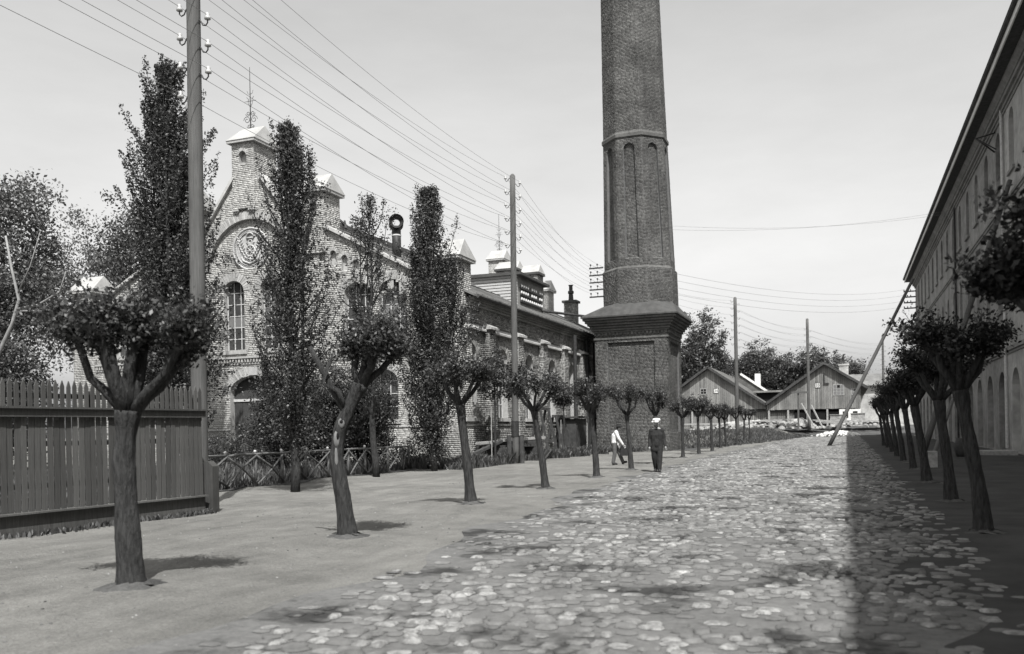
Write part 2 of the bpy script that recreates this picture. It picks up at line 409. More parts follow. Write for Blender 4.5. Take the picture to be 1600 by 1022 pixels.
# ================================================================ the setting
rng = np.random.default_rng(11); random.seed(11)
def sm(x): x = np.clip(x, 0, 1); return x*x*(3-2*x)
EY = [0, 32, 53, 56, 67, 105, 115, 135]; EX = [-15.0, -14.8, -13.6, -10.8, -8.2, -5.2, -3.8, -2.8]
SY = [-20, 5, 8.5, 10.4, 14, 21, 31, 46, 91, 130]; SX = [-4.4, -4.5, -4.7, -4.9, -5.3, -6.0, -6.35, -6.5, -5.9, -4.5]
def edge_x(Y): return np.interp(Y, EY, EX)
def street_l(Y): return np.interp(Y, SY, SX)
_ph = rng.uniform(0, 6.28, 24); _kx = rng.normal(0, 1.3, 24); _ky = rng.normal(0, 1.3, 24)
LTREES = [(-6.65, 6.84), (-6.59, 10.83), (-6.88, 15.87), (-7.03, 20.89), (-7.07, 25.88), (-6.99, 30.12), (-7.2, 36.0), (-7.17, 41.49),
          (-7.27, 46.94), (-7.37, 52.62), (-7.6, 58.0), (-7.89, 63.36), (-7.7, 68.0), (-7.9, 75.0), (-8.1, 81.85)]
RTREES = [(1.95, 7.6), (1.67, 12.93), (1.79, 17.96), (1.82, 23.43), (1.91, 29.49), (1.95, 35.2), (2.0, 40.68), (2.1, 47.0), (2.17, 53.31), (2.2, 60.0)]
def gz(X, Y):
    X = np.asarray(X, float); Y = np.asarray(Y, float); z = np.zeros(np.broadcast(X, Y).shape)
    for p, a, b in zip(_ph, _kx, _ky): z = z + 0.006*np.sin(a*X+b*Y+p)
    off = np.maximum(np.clip((street_l(Y)-0.2-X)/0.8, 0, 1), np.clip((X-1.2)/0.8, 0, 1)); z = z*off
    for tx, ty in LTREES+RTREES: z = z + 0.06*np.exp(-((X-tx)**2+(Y-ty)**2)/0.35)
    z1 = 1.0*sm((edge_x(Y)-X-0.2)/5)*sm((Y-58)/12); z2 = 1.15*sm((Y-114)/8)
    return z + np.maximum(z1, z2)
def axis(segs):
    out = []
    for a, b, st in segs: out += list(np.arange(a, b, st))
    return np.array(out+[segs[-1][1]])
def sheet(name, xs, ys, zf, mat):
    Xg, Yg = np.meshgrid(xs, ys); Z = zf(Xg, Yg); nx, ny = len(xs), len(ys)
    V = np.stack([Xg, Yg, Z], -1).reshape(-1, 3); i = np.arange(nx-1)[None]+np.arange(ny-1)[:, None]*nx
    F = np.stack([i, i+1, i+1+nx, i+nx], -1).reshape(-1, 4)
    return tag(put(name, npmesh(name, V, F=F), mat, smooth=True), kind='structure')
sheet('ground', axis([(-900, -100, 100), (-100, -40, 10), (-40, -20, 1), (-20, 8, .28), (8, 40, 2), (40, 100, 10), (100, 900, 100)]),
      axis([(-300, -40, 20), (-40, 0, 2), (0, 60, .3), (60, 140, .7), (140, 200, 5), (200, 1800, 100)]), gz, M['ground'])
# street bed: its own sheet just above the ground
ys = np.arange(-20, 116, .5); us = np.linspace(0, 1, 13)
Yg = np.repeat(ys[:, None], 13, 1); Xl = street_l(ys)+0.25*np.sin(ys*0.9)+0.15*np.sin(ys*2.3+1); Xg = Xl[:, None]+(1.1+0.15*np.sin(ys*1.3)-Xl)[:, None]*us
V = np.stack([Xg, Yg, gz(Xg, Yg)+0.006], -1).reshape(-1, 3); i = np.arange(12)[None]+np.arange(len(ys)-1)[:, None]*13
street = tag(put('street', npmesh('street', V, F=np.stack([i, i+1, i+14, i+13], -1).reshape(-1, 4)), M['street'], smooth=True), kind='structure')
OFF[street.name] = V0
def stone_ring(rng, a, b, h):
    k = np.arange(8)*math.pi/4 + rng.uniform(-.15, .15, 8); rr = rng.uniform(.7, 1.15, 8)
    sq = 1/np.maximum(np.abs(np.cos(k)), np.abs(np.sin(k)))**0.55
    x, y = np.cos(k)*rr*sq*a, np.sin(k)*rr*sq*b; tx, ty = rng.uniform(-.012, .012, 2)
    out = []
    for s, z in ((1.04, -0.1*h-.01), (0.97, h*.3), (0.8, h*.78), (0.42, h)): out.append(np.stack([x*s, y*s, np.full(8, z)+x*s*tx/a+y*s*ty/b], 1))
    return np.concatenate(out)
_q = [[r*8+k, r*8+(k+1) % 8, (r+1)*8+(k+1) % 8, (r+1)*8+k] for r in range(3) for k in range(8)]
_q += [[24, 25, 26, 27], [24, 27, 28, 31], [28, 29, 30, 31]]; SQ = np.array(_q)
SH = [stone_ring(rng, 1, 1, 1) for _ in range(28)]
spots = []
y = 2.6
while y < 112:
    dy = rng.uniform(.13, .18) if y < 45 else 0.3; x = street_l(y) + 0.2*math.sin(y*.7) - rng.uniform(0, .4)
    while x < 1.3:
        wx = rng.uniform(.1, .22)*(1 if y < 60 else 1.7)
        e = min((x-street_l(y))/1.3, (1.5-x)/1.1); nz = 0.5+0.5*math.sin(x*1.7+y*.31+1.2*math.sin(y*.6))*math.sin(y*.85-x*.8)
        if e > .04 and rng.random() < min(0.97, .3+.75*max(e, 0))*(0.44+0.62*nz):
            spots.append((x+wx/2, y+rng.uniform(-.03, .03), wx/2*rng.uniform(.86, 1.0), dy/2*rng.uniform(.84, 1.06), rng.uniform(.008, .03)*(.35+.65*min(1, max(0, e*2)))))
        x += wx+rng.uniform(0, .02)
    y += dy
def in_frame(x, y):
    d = -math.sin(YAW)*x+math.cos(YAW)*y
    return d > 2 and abs((math.cos(YAW)*x+math.sin(YAW)*y)/d) < .6 and CAMH/d < .262
spots.sort(key=lambda s: (0 if in_frame(s[0], s[1]) else 1, s[1]*.935-s[0]*.354))
smesh = []
for sh in SH:
    me = npmesh('cobblestone', sh, F=SQ); me.materials.append(M['cobble']); me.polygons.foreach_set("use_smooth", np.ones(len(SQ), bool)); smesh.append(me)
for k, (x, y, a, b, h) in enumerate(spots[:300]):
    o = bpy.data.objects.new('cobblestone', smesh[k % 28]); COL.objects.link(o); o.parent = street
    o.location = (x, y, float(gz(x, y))+0.012); o.scale = (a, b, h); o.rotation_euler = (0, 0, rng.uniform(-.2, .2))
VV, FF = [], []
for k, (x, y, a, b, h) in enumerate(spots[300:]):
    VV.append(SH[k % 28]*np.array((a, b, h))+np.array((x, y, float(gz(x, y))+0.012))); FF.append(SQ+32*k)
put('cobblestones', npmesh('cobblestones', np.concatenate(VV), F=np.concatenate(FF)), M['cobble'], street, smooth=True, kind='stuff')
# planted strip with weeds beside the factory
def strip(name, xl, xr, ys, mat, dz=0.02):
    us = np.linspace(0, 1, 17); a = np.array([xl(v) for v in ys]); b = np.array([xr(v) for v in ys])
    Yg = np.repeat(np.array(ys)[:, None], 17, 1); Xg = a[:, None]+(b-a)[:, None]*us
    V = np.stack([Xg, Yg, gz(Xg, Yg)+dz], -1).reshape(-1, 3); i = np.arange(16)[None]+np.arange(len(ys)-1)[:, None]*17
    return tag(put(name, npmesh(name, V, F=np.stack([i, i+1, i+18, i+17], -1).reshape(-1, 4)), mat, smooth=True), kind='structure')
strip('garden_soil', lambda v: -60, lambda v: -15.9+0.25*math.sin(v*1.7), np.arange(13, 31.5, .5), M['garden'])
strip('planting_bed', lambda v: -60 if v < 34 else -9.0-6.2*(v < 56), lambda v: float(edge_x(v))+0.3*math.sin(v*.8)+.2*math.sin(v*1.9), np.arange(31.5, 112, .5), M['bank'], 0.025)
strip('right_walk_shade', lambda v: .55+.3*math.sin(v*1.1)+.2*math.sin(v*2.7), lambda v: 7.15, np.arange(-20, 112, .5), M['walk'], 0.012)  # dark sheet: building shade painted into the ground colour
strip('earth_bank', lambda v: -30, lambda v: 12, np.arange(113.5, 128, .5), M['bank'], 0.05)
# weeds: many blades, one object
def blades(name, P, H, mat, rng):
    n = len(P); a = rng.uniform(0, 6.28, n); lean = rng.normal(0, .35, (n, 2))*H[:, None]; wd = rng.uniform(.012, .03, n)*(1+H)
    d = np.stack([np.cos(a), np.sin(a), np.zeros(n)], 1)*wd[:, None]; top = P+np.concatenate([lean, H[:, None]], 1); mid = P+np.concatenate([lean*.4, H[:, None]*.55], 1)
    V = np.stack([P-d, P+d, mid+d*.8, mid-d*.8, top+d*.1, top-d*.1], 1).reshape(-1, 3); b = np.arange(n)[:, None]*6
    F = np.concatenate([b+np.array([0, 1, 2, 3]), b+np.array([3, 2, 4, 5])])
    return tag(put(name, npmesh(name, V, F=F), mat), kind='stuff')
def scatter(n, yr, xl, xr):
    Y = rng.uniform(*yr, n); a = np.array([xl(v) for v in Y]); b = np.array([xr(v) for v in Y]); X = a+(b-a)*rng.random(n)**.8
    return X, Y
X1, Y1 = scatter(26000, (31.2, 54.5), lambda v: -15.0, lambda v: float(edge_x(v))+.35*math.sin(v*1.9)+.3)
X2, Y2 = scatter(16000, (55, 112), lambda v: float(edge_x(v))-5.5, lambda v: float(edge_x(v))+.35*math.sin(v*1.3)+.2)
X3, Y3 = scatter(12000, (14, 33), lambda v: -27, lambda v: -16.1)
X4, Y4 = scatter(3500, (31, 36), lambda v: -17.5, lambda v: -13.9)
X = np.concatenate([X1, X2, X3, X4]); Y = np.concatenate([Y1, Y2, Y3, Y4])
H = rng.uniform(.12, .55, len(X))*(0.5+0.6*np.abs(np.sin(X*1.3+Y*.7)))*np.where(Y > 56, .6, 1)
blades('weeds', np.stack([X, Y, gz(X, Y)], 1), H, M['weed'], rng)
X5, Y5 = [], []
for _ in range(900): v = 6+8*abs(math.sin(random.uniform(0, 9)*.7)); X5.append(-11.68-(14-v)*.1+abs(random.gauss(0, .07))); Y5.append(v)
X5 = np.array(X5); Y5 = np.array(Y5); blades('verge_grass', np.stack([X5, Y5, gz(X5, Y5)], 1), rng.uniform(.03, .11, len(X5)), M['weed'], rng)
# sparse tufts on the walk and at the street edge are left bare: trodden sand with small pebbles
n = 1300; Y = 4+60*rng.random(n)**1.6; X = np.array([rng.uniform(-11, float(street_l(v))+.5) for v in Y])
VV, FF = [], []
for k in range(n):
    a = rng.uniform(.006, .018); VV.append(SH[k % 28]*np.array((a, a*.8, a*.8))+np.array((X[k], Y[k], float(gz(X[k], Y[k]))))); FF.append(SQ+32*k)
tag(put('pebbles', npmesh('pebbles', np.concatenate(VV), F=np.concatenate(FF)), M['cobble'], smooth=True), kind='stuff')

# ================================================================ factory hall with stepped gable (left)
CX, FY, SXW, RY = -25.7, 34.0, -15.1, 66.9
hall = thing('factory_hall', 'pale brick factory hall with a turreted gable, round relief medallion and long buttressed side wall', 'building', (CX, FY, 0))
UX, UZ, UY = (1, 0, 0), (0, 0, 1), (0, 1, 0)
FO = (CX, FY, 0); NF = (0, -1, 0)
frames, sframes = [], []
wins = []
for s in (-1, 1):
    wins += [(s*1.03+.12, .57, 5.45, 8.2, .48), (s*5.7, .67, 5.5, 7.62, .5), (s*7.42, .67, 5.5, 7.62, .5), (s*6.6, 1.0, 2.05, 3.75, .55)]
door = (.12, 1.35, 0.0, 3.45, .78)
tymp = (.0, 2.3, 9.16, 9.2, 2.28)
niches = []
for s in (-1, 1):
    for k in range(8): niches.append((s*(3.92+.569*k), .155, 9.2-.25*k, 9.72-.25*k, .155))
def fac_hw(z):
    if z < 8.0: return 9.3
    if z < 10.75: return 9.3-(z-8.0)*(5.3/2.75)
    return max(0.3, 2.97-(z-10.45)*.763)
def fac_iv(z): h = fac_hw(z); return [(-h, h)]
outer = [(-9.3, 0), (9.3, 0), (9.3, 8.0), (4.0, 10.75), (2.75, 10.75), (.68, 13.45), (-.68, 13.45), (-2.75, 10.75), (-4.0, 10.75), (-9.3, 8.0)]
def holeloop(h): return arch(h[0], h[1], h[2]+(0.001 if h[2] == 0 else 0), h[3], h[4])
dl = arch(door[0], door[1], 0.06, door[3], door[4])
mb = MB().frame(FO, UX, UZ, NF)
plate(mb, outer, [holeloop(h) for h in wins+niches+[tymp]]+[dl], 0.45)
mb.build('wall', M['mortar'], hall)
mb = MB().frame(FO, UX, UZ, NF)
mb.prism([(p[0]*.995, p[1]-.02 if p[1] > 0 else .02) for p in outer], -0.6, -0.5); mb.build('dark_interior', M['void'], hall)
mb = MB().frame((CX, FY+.14, 0), UX, UZ, NF); mb.prism(arch(0, 2.36, 9.1, 9.2, 2.36), -.2, 0); mb.build('tympanum', M['mortar'], hall)
for h in niches:
    mb = MB().frame((CX, FY+.16, 0), UX, UZ, NF); mb.prism(arch(h[0], h[1]+.04, h[2]-.05, h[3], h[4]+.04), -.1, 0); mb.build('niche_panel', M['vous'], hall)
gh = [h+(.36,) for h in wins]+[door+(.4,), tymp+(.36,)]+[h+(.13,) for h in niches]
frames.append((FO, UX, UZ, NF, bricks(random, fac_iv, 0.0, 13.3, holes=gh)))
frames.append(((CX, FY+.14, 0), UX, UZ, NF, bricks(random, lambda z: [(-math.sqrt(max(0, 2.28**2-max(0, z-9.2)**2)), math.sqrt(max(0, 2.28**2-max(0, z-9.2)**2)))], 9.15, 11.45)))
for h in wins+[door]:
    mb = MB().frame(FO, UX, UZ, NF); voussoirs(mb, h, .36 if h is not door else .42); o = mb.build('brick_arch', M['vous'], hall, kind='stuff')
mb = MB().frame(FO, UX, UZ, NF); voussoirs(mb, tymp, .36, n1=.05); mb.build('relieving_arch', M['vous'], hall, kind='stuff')
mb = MB().frame(FO, UX, UZ, NF)
for h in niches: voussoirs(mb, h, .14, step=.06)
mb.build('niche_arches', M['vous'], hall, kind='stuff')
# ledges, dentils, sills, corbels
mb = MB().frame(FO, UX, UZ, NF)
k = -9.25
while k < 9.25: mb.box(k, k+.085, 4.86, 5.04, -.02, .09); k += .165
mb.build('dentil_band', M['brick'], hall, kind='stuff')
for z0, z1, p in ((5.04, 5.13, .12), (4.76, 4.83, .04), (1.7, 1.78, .05)):
    mb = MB().frame(FO, UX, UZ, NF)
    if z1 < 4: mb.box(-9.3, door[0]-1.36, z0, z1, -.02, p).box(door[0]+1.36, 9.3, z0, z1, -.02, p)
    else: mb.box(-9.3, 9.3, z0, z1, -.02, p)
    mb.build('string_course', M['vous'], hall)
for h in wins:
    mb = MB().frame(FO, UX, UZ, NF); mb.box(h[0]-h[1]-.13, h[0]+h[1]+.13, h[2]-.2, h[2]-.004, -.3, .09); mb.build('window_sill', M['vous'], hall)
mb = MB().frame(FO, UX, UZ, NF); mb.box(-.1, .34, 4.25, 4.62, -.02, .07); mb.build('keystone', M['medal'], hall)
for s in (-1, 1):
    mb = MB().frame(FO, UX, UZ, NF); mb.box(-.18+s*.45-.17, -.18+s*.45+.17, 11.86, 11.94, 0, .17).box(-.18+s*.45-.12, -.18+s*.45+.12, 11.77, 11.86, 0, .11); mb.build('corbel', M['vous'], hall)
    for k in range(9):
        u = s*(3.63+.569*k); mb = MB().frame(FO, UX, UZ, NF); z = 9.12-.25*k
        mb.box(u-.09, u+.09, z-.08, z, 0, .1).box(u-.06, u+.06, z-.16, z-.08, 0, .06); mb.build('corbel', M['brick'], hall)
# copings on the slopes
for s in (-1, 1):
    for a, b in (((s*9.35, 8.02), (s*4.05, 10.77)), ((s*2.95, 10.55), (s*.72, 13.46))):
        mb = MB(); mb.beam((CX+a[0], FY+.2, a[1]), (CX+b[0], FY+.2, b[1]), .74, .13); mb.build('coping', M['stone'], hall)
# towers on the gable
def tower(xc, y0, hw, dep, zb, zt, rh, niche=None, sides=True, fr=None, eave=.2):
    fr = frames if fr is None else fr
    mb = MB().frame((xc, y0, 0), UX, UZ, NF)
    hs = [niche] if niche else []
    plate(mb, [(-hw, zb), (hw, zb), (hw, zt), (-hw, zt)], [holeloop(h) for h in hs], .22)
    mb.M = None; mb.box(xc-hw, xc+hw, y0+.221, y0+dep, zb, zt)
    mb.build('turret', M['mortar'], hall)
    if niche:
        m2 = MB().frame((xc, y0, 0), UX, UZ, NF); voussoirs(m2, niche, .14, step=.06); m2.build('niche_arch', M['vous'], hall, kind='stuff')
    fr.append(((xc, y0, 0), UX, UZ, NF, bricks(random, lambda z: [(-hw, hw)], zb, zt, holes=[h+(.13,) for h in hs])))
    fr.append(((xc+hw, y0, 0), UY, UZ, UX, bricks(random, lambda z: [(0, dep)], zb, zt)))
    fr.append(((xc-hw, y0+dep, 0), (0, -1, 0), UZ, (-1, 0, 0), bricks(random, lambda z: [(0, dep)], zb, zt)))
    mb = MB(); e = eave; X0, X1, Y0, Y1 = xc-hw-e, xc+hw+e, y0-e, y0+dep+e; ym = (Y0+Y1)/2; rx = hw+e-.16
    mb.box(X0+.03, X1-.03, Y0+.03, Y1-.03, zt, zt+.12); mb.build('turret_cornice', M['vous'], hall)
    mb = MB(); zt += .121
    mb.add([(X0, Y0, zt), (X1, Y0, zt), (X1, Y1, zt), (X0, Y1, zt), (xc-rx, ym, zt+rh), (xc+rx, ym, zt+rh)], [(3, 2, 1, 0), (0, 1, 5, 4), (2, 3, 4, 5), (1, 2, 5), (3, 0, 4)])
    mb.build('turret_roof', M['zinc'], hall)
def towers(y, front=True):
    tower(CX-.18, y-.13 if front else y-1.5, .6, 1.75, 11.95, 15.0, .85, (0, .2, 14.05, 14.42, .2) if front else None)
    for s in (-1, 1):
        tower(CX+s*3.55, y-.1 if front else y-1.2, .55, 1.35, 9.55, 12.3, .82, (0, .17, 11.4, 11.72, .17) if front else None)
        tower(CX+s*9.95, y-.2 if front else y-1.2, .66, 1.4, 0.0 if front else 7, 8.72, .82, (0, .17, 7.75, 8.1, .17) if front else None)
towers(FY); towers(RY, False)
# tower side niches on the corner turret (facing the street)
# finials: wrought iron spikes with scrolls
def finial(x, y, z):
    mb = MB(); mb.tube([(x, y, z), (x, y, z+2.9)], [.03, .012], 6)
    def scroll(cx, cz, r, s, turns=1.4, a0=0.0):
        pts = []
        for i in range(15):
            t = i/14; a = a0+s*t*turns*2*math.pi; q = r*(1-.75*t); pts.append((x+cx+q*math.cos(a), y, z+cz+q*math.sin(a)))
        mb.tube(pts, .014, 5)
    for s in (-1, 1):
        scroll(s*.2, .42, .19, s, a0=0 if s > 0 else math.pi); scroll(s*.14, .72, .13, -s, a0=0 if s > 0 else math.pi)
        scroll(s*.1, .12, .11, -s, a0=0 if s > 0 else math.pi); mb.tube([(x, y, z+1.0), (x+s*.12, y, z+1.2), (x+s*.1, y, z+1.4), (x+s*.2, y, z+1.5)], .012, 5)
        mb.tube([(x, y, z+1.62), (x+s*.12, y, z+1.66), (x+s*.17, y, z+1.8)], .01, 5)
    mb.beam((x-.32, y, z+1.3), (x+.32, y, z+1.3), .016)
    mb.build('finial', M['iron'], hall)
finial(CX-.35, FY+.75, 15.95); finial(CX-.18, RY-.6, 15.95)
# medallion with relief
md = MB().frame((CX+.02, FY+.14, 10.12), UX, UZ, NF)
ringp = lambda r, n=40: [(r*math.cos(2*math.pi*i/n), r*math.sin(2*math.pi*i/n)) for i in range(n)]
md.prism(ringp(.98), -.05, .05); med = md.build('medallion', M['medal'], hall)
def relief(name): return MB().frame((CX+.02, FY+.14-.05, 10.12), UX, UZ, NF), name
def rb(mbn, mat='medal'): return mbn[0].build(mbn[1], M[mat], med, smooth=True)
def circ(r, cx=0, cz=0, n=36): return [(cx+r*math.cos(2*math.pi*i/n), cz+r*math.sin(2*math.pi*i/n), .03) for i in range(n+1)]
q = relief('rim'); q[0].tube(circ(.95), .05, 6, caps=False); q[0].tube(circ(.78), .028, 6, caps=False); rb(q)
q = relief('bead_ring')
for i in range(64):
    a = 2*math.pi*i/64; q[0].box(.85*math.cos(a)-.022, .85*math.cos(a)+.022, .85*math.sin(a)-.022, .85*math.sin(a)+.022, -.02, .05)
q[0].build('bead_ring', M['medal'], med, kind='stuff')
q = relief('gear_wheel'); q[0].tube(circ(.25, 0, -.1), .045, 6, caps=False)
for i in range(8):
    a = math.pi*i/4; q[0].tube([(0, -.1, .04), (.25*math.cos(a), -.1+.25*math.sin(a), .04)], .022, 5); q[0].ball((.31*math.cos(a), -.1+.31*math.sin(a), .03), .035, 6, 4)
q[0].ball((0, -.1, .05), .06, 8, 5); rb(q)
q = relief('crown'); q[0].tube([(-.17, .5, .03), (-.2, .62, .05), (-.1, .7, .06), (0, .73, .07), (.1, .7, .06), (.2, .62, .05), (.17, .5, .03)], .04, 6); q[0].tube([(-.18, .5, .04), (.18, .5, .04)], .045, 6); q[0].ball((0, .8, .05), .045, 6, 4); rb(q)
q = relief('star_badge'); q[0].tube(circ(.09, 0, .33), .03, 6, caps=False)
for i in range(9): a = math.pi*(1.05+i*.1125); q[0].tube([(.1*math.cos(a), .33+.1*math.sin(a), .03), (.24*math.cos(a), .33+.24*math.sin(a), .02)], [.03, .012], 5)
rb(q)
q = relief('leaf_spray')
for s in (-1, 1):
    st = [(s*(.1+.5*math.sin(t*1.5)), -.58+1.05*t, .03) for t in np.linspace(0, 1, 9)]; q[0].tube(st, .022, 5)
    for i in range(1, 9):
        p = st[i]
        for d in (-1, 1): q[0].tube([p, (p[0]+s*d*.09, p[1]+.07, .06), (p[0]+s*d*.13, p[1]+.17, .03)], [.02, .035, .008], 5)
rb(q)
q = relief('anchor'); q[0].tube([(0, -.4, .04), (0, -.68, .04)], .03, 6); q[0].tube([(-.5, -.35, .03), (-.38, -.55, .05), (0, -.7, .06), (.38, -.55, .05), (.5, -.35, .03)], [.02, .045, .05, .045, .02], 6); q[0].tube([(-.15, -.45, .05), (.15, -.5, .05)], .028, 5); rb(q)
# glazing: bars as the window's own mesh, each pane a child
pane_me = MB().box(-.5, .5, -.004, .004, -.5, .5)
pm = bpy.data.meshes.new('pane'); pm.from_pydata(pane_me.v, [], pane_me.f); pm.materials.append(M['pane'])
pm2 = pm.copy(); pm2.materials.clear(); pm2.materials.append(M['pane2'])
def window(parent, O, U, Nn, h, cols, rows, depth=.3, bar=.035, milky=(), name='window', panes=True, ang=0.0, mat='bar'):
    xc, hw, z0, zs, rise = h[:5]; zt = zs+rise; mb = MB().frame(O, U, UZ, Nn); H = (zt-z0)/rows; W = 2*hw/cols
    for c in range(cols+1):
        u = xc-hw+W*c; b = bar if 0 < c < cols else bar*1.8; mb.box(u-b/2, u+b/2, z0, zt, -depth-.03, -depth+.03)
    for r in range(rows+1): v = z0+H*r; mb.box(xc-hw, xc+hw, v-bar/2, v+bar/2, -depth-.026, -depth+.026)
    wd = mb.build(name, M[mat], parent)
    if panes:
        for c in range(cols):
            for r in range(rows):
                o = bpy.data.objects.new('pane', pm2 if (c, r) in milky or ('row', r) in milky else pm); COL.objects.link(o); o.parent = wd
                u, v = xc-hw+W*(c+.5), z0+H*(r+.5); p = Vector(O)+Vector(U)*u+Vector((0, 0, v))-Vector(Nn)*depth
                o.location = p-OFF[wd.name]; o.scale = (W, 1, H); o.rotation_euler = (random.uniform(-.012, .012), 0, ang+random.uniform(-.012, .012))
    return wd
for i, h in enumerate(wins):
    if i % 4 == 0: window(hall, FO, UX, NF, h, 3, 6, milky={('row', 2)} if h[0] < 0 else {('row', 3)})
    elif i % 4 == 3: window(hall, FO, UX, NF, h, 4, 4)
    else: window(hall, FO, UX, NF, h, 3, 5, milky={('row', 2)} if i in (6,) else ())
# door leaves with transom
mb = MB().frame((CX, FY+.32, 0), UX, UZ, NF); mb.prism(arch(door[0], 1.35, .06, 3.45, .78), -.04, 0); dr = mb.build('door', M['door'], hall)
for k in range(6):
    mb = MB().frame((CX, FY+.32, 0), UX, UZ, NF); u = door[0]-1.3+.435*k; mb.box(u+.01, u+.42, .1, 3.0, 0.002, .035); mb.build('door_board', M['door'], dr)
mb = MB().frame((CX, FY+.32, 0), UX, UZ, NF); mb.box(door[0]-1.35, door[0]+1.35, 3.05, 3.17, .002, .07); mb.build('transom', M['bar'], dr)

# ---- long side wall on the street
SO = (SXW, 0, 0)
swin = [(35.05+3.74*k, .6, 2.05, 4.72, .58) for k in range(9)]
mb = MB().frame(SO, UY, UZ, UX); plate(mb, [(FY+.02, 0), (RY, 0), (RY, 7.0), (FY+.02, 7.0)], [holeloop(h) for h in swin], .4); mb.build('side_wall', M['mortar'], hall)
mb = MB(); mb.box(SXW-.62, SXW-.5, FY+1.0, RY-.05, 0.02, 6.95); mb.build('dark_interior', M['void'], hall)
butt = [36.95+3.74*k for k in range(8)]
def side_iv(z): return [(FY+.02, RY)]
sframes.append((SO, UY, UZ, UX, bricks(random, side_iv, 0, 6.0, holes=[h+(.32,) for h in swin]+[(b, .41, 0, 6.2, .01) for b in butt])))
mb = MB().frame(SO, UY, UZ, UX)
for h in swin: voussoirs(mb, h, .32, step=.1)
mb.build('brick_arch', M['sidebrick'], hall, kind='stuff')
for h in swin:
    mb = MB().frame(SO, UY, UZ, UX); mb.box(h[0]-.75, h[0]+.75, h[2]-.16, h[2]-.004, -.25, .1); mb.build('window_sill', M['stone'], hall)
for i, h in enumerate(swin[:6]): window(hall, SO, UY, UX, h, 3, 5, ang=math.pi/2, panes=i < 5)
for i, b in enumerate(butt):
    mb = MB(); mb.box(SXW, SXW+.27, b-.4, b+.4, 0, 6.0); mb.build('buttress', M['mortar'], hall)
    sframes.append(((SXW+.27, 0, 0), UY, UZ, UX, bricks(random, lambda z, b=b: [(b-.4, b+.4)], 0, 6.0)))
    sframes.append(((SXW, b-.4, 0), UX, UZ, NF, bricks(random, lambda z: [(0, .27)], 0, 6.0)))
    mb = MB(); mb.add([(SXW-.02, b-.5, 6.0), (SXW+.42, b-.5, 6.0), (SXW+.42, b+.5, 6.0), (SXW-.02, b+.5, 6.0), (SXW-.02, b-.5, 6.34), (SXW+.42, b-.5, 6.1), (SXW+.42, b+.5, 6.1), (SXW-.02, b+.5, 6.34)],
        [(0, 3, 2, 1), (4, 5, 6, 7), (0, 1, 5, 4), (1, 2, 6, 5), (2, 3, 7, 6), (3, 0, 4, 7)]); mb.build('buttress_cap', M['stone'], hall)
    a, c = (FY+.5 if i == 0 else butt[i-1]+.51), b-.51
    mb = MB(); mb.add([(SXW-.02, a, 5.88), (SXW+.2, a, 5.88), (SXW+.2, c, 5.88), (SXW-.02, c, 5.88), (SXW-.02, a, 6.16), (SXW+.2, a, 5.96), (SXW+.2, c, 5.96), (SXW-.02, c, 6.16)],
        [(0, 3, 2, 1), (4, 5, 6, 7), (0, 1, 5, 4), (1, 2, 6, 5), (2, 3, 7, 6), (3, 0, 4, 7)]); mb.build('panel_shelf', M['stone'], hall)
sframes.append(((SXW+.06, 0, 0), UY, UZ, UX, bricks(random, side_iv, 6.2, 6.9)))
for z0, z1, p in ((6.88, 6.98, .18), (7.0, 7.08, .26), (7.1, 7.22, .36)):
    mb = MB(); mb.box(SXW-.3, SXW+p, FY+.7, RY, z0, z1); mb.build('cornice', M['sidebrick'], hall)
for z0, z1, p in ((1.7, 1.78, .05),):
    mb = MB()
    for i, b in enumerate(butt): mb.box(SXW-.02, SXW+p, (FY+.1 if i == 0 else butt[i-1]+.41), b-.41, z0, z1)
    mb.build('string_course', M['sidebrick'], hall)
brick_part('brickwork', frames, M['brick'], hall); brick_part('side_brickwork', sframes, M['sidebrick'], hall)
# roof: two slopes, standing seams, ridge cap
RS = (12.72-7.3)/(-14.62-CX)
for s in (-1, 1):
    a, b = CX+s*11.08, CX
    mb = MB().frame((0, FY+.42, 0), UX, UZ, UY); mb.prism([(a, 7.3), (b, 12.72), (b, 12.62), (a, 7.2)] if s > 0 else [(a, 7.2), (b, 12.62), (b, 12.72), (a, 7.3)], 0, RY-FY-.4)
    mb.build('roof', M['roof'], hall)
mb = MB(); yy = FY+.9
while yy < RY-.4:
    mb.beam((CX+11.0, yy, 7.38), (CX+.4, yy, 12.56), .05, .06); yy += .62
mb.build('roof_seams', M['roof'], hall, kind='stuff')
for d, wv in ((4.5, .1), (2.2, .14), (8.2, .1)):
    mb = MB(); mb.beam((CX+d, FY+.6, 12.72-d*RS+.05), (CX+d, RY-.3, 12.72-d*RS+.05), wv, .1); mb.build('roof_batten', M['roofdark'], hall)
mb = MB(); mb.box(CX-.35, CX+.35, FY+.5, RY-.3, 12.64, 12.86); mb.build('ridge_cap', M['roofdark'], hall)
mb = MB(); mb.tube([(SXW+.5, FY+.75, 7.24), (SXW+.5, RY, 7.24)], .09, 8); mb.build('gutter', M['roofdark'], hall)
mb = MB(); mb.box(-36.3, -36.0, FY+.4, RY, 0, 7.2); mb.build('far_side_wall', M['brick'], hall)
mb = MB().frame((CX, RY, 0), UX, UZ, NF); mb.prism([(p[0], p[1]) for p in outer], -.4, 0); mb.build('rear_wall', M['brick'], hall)
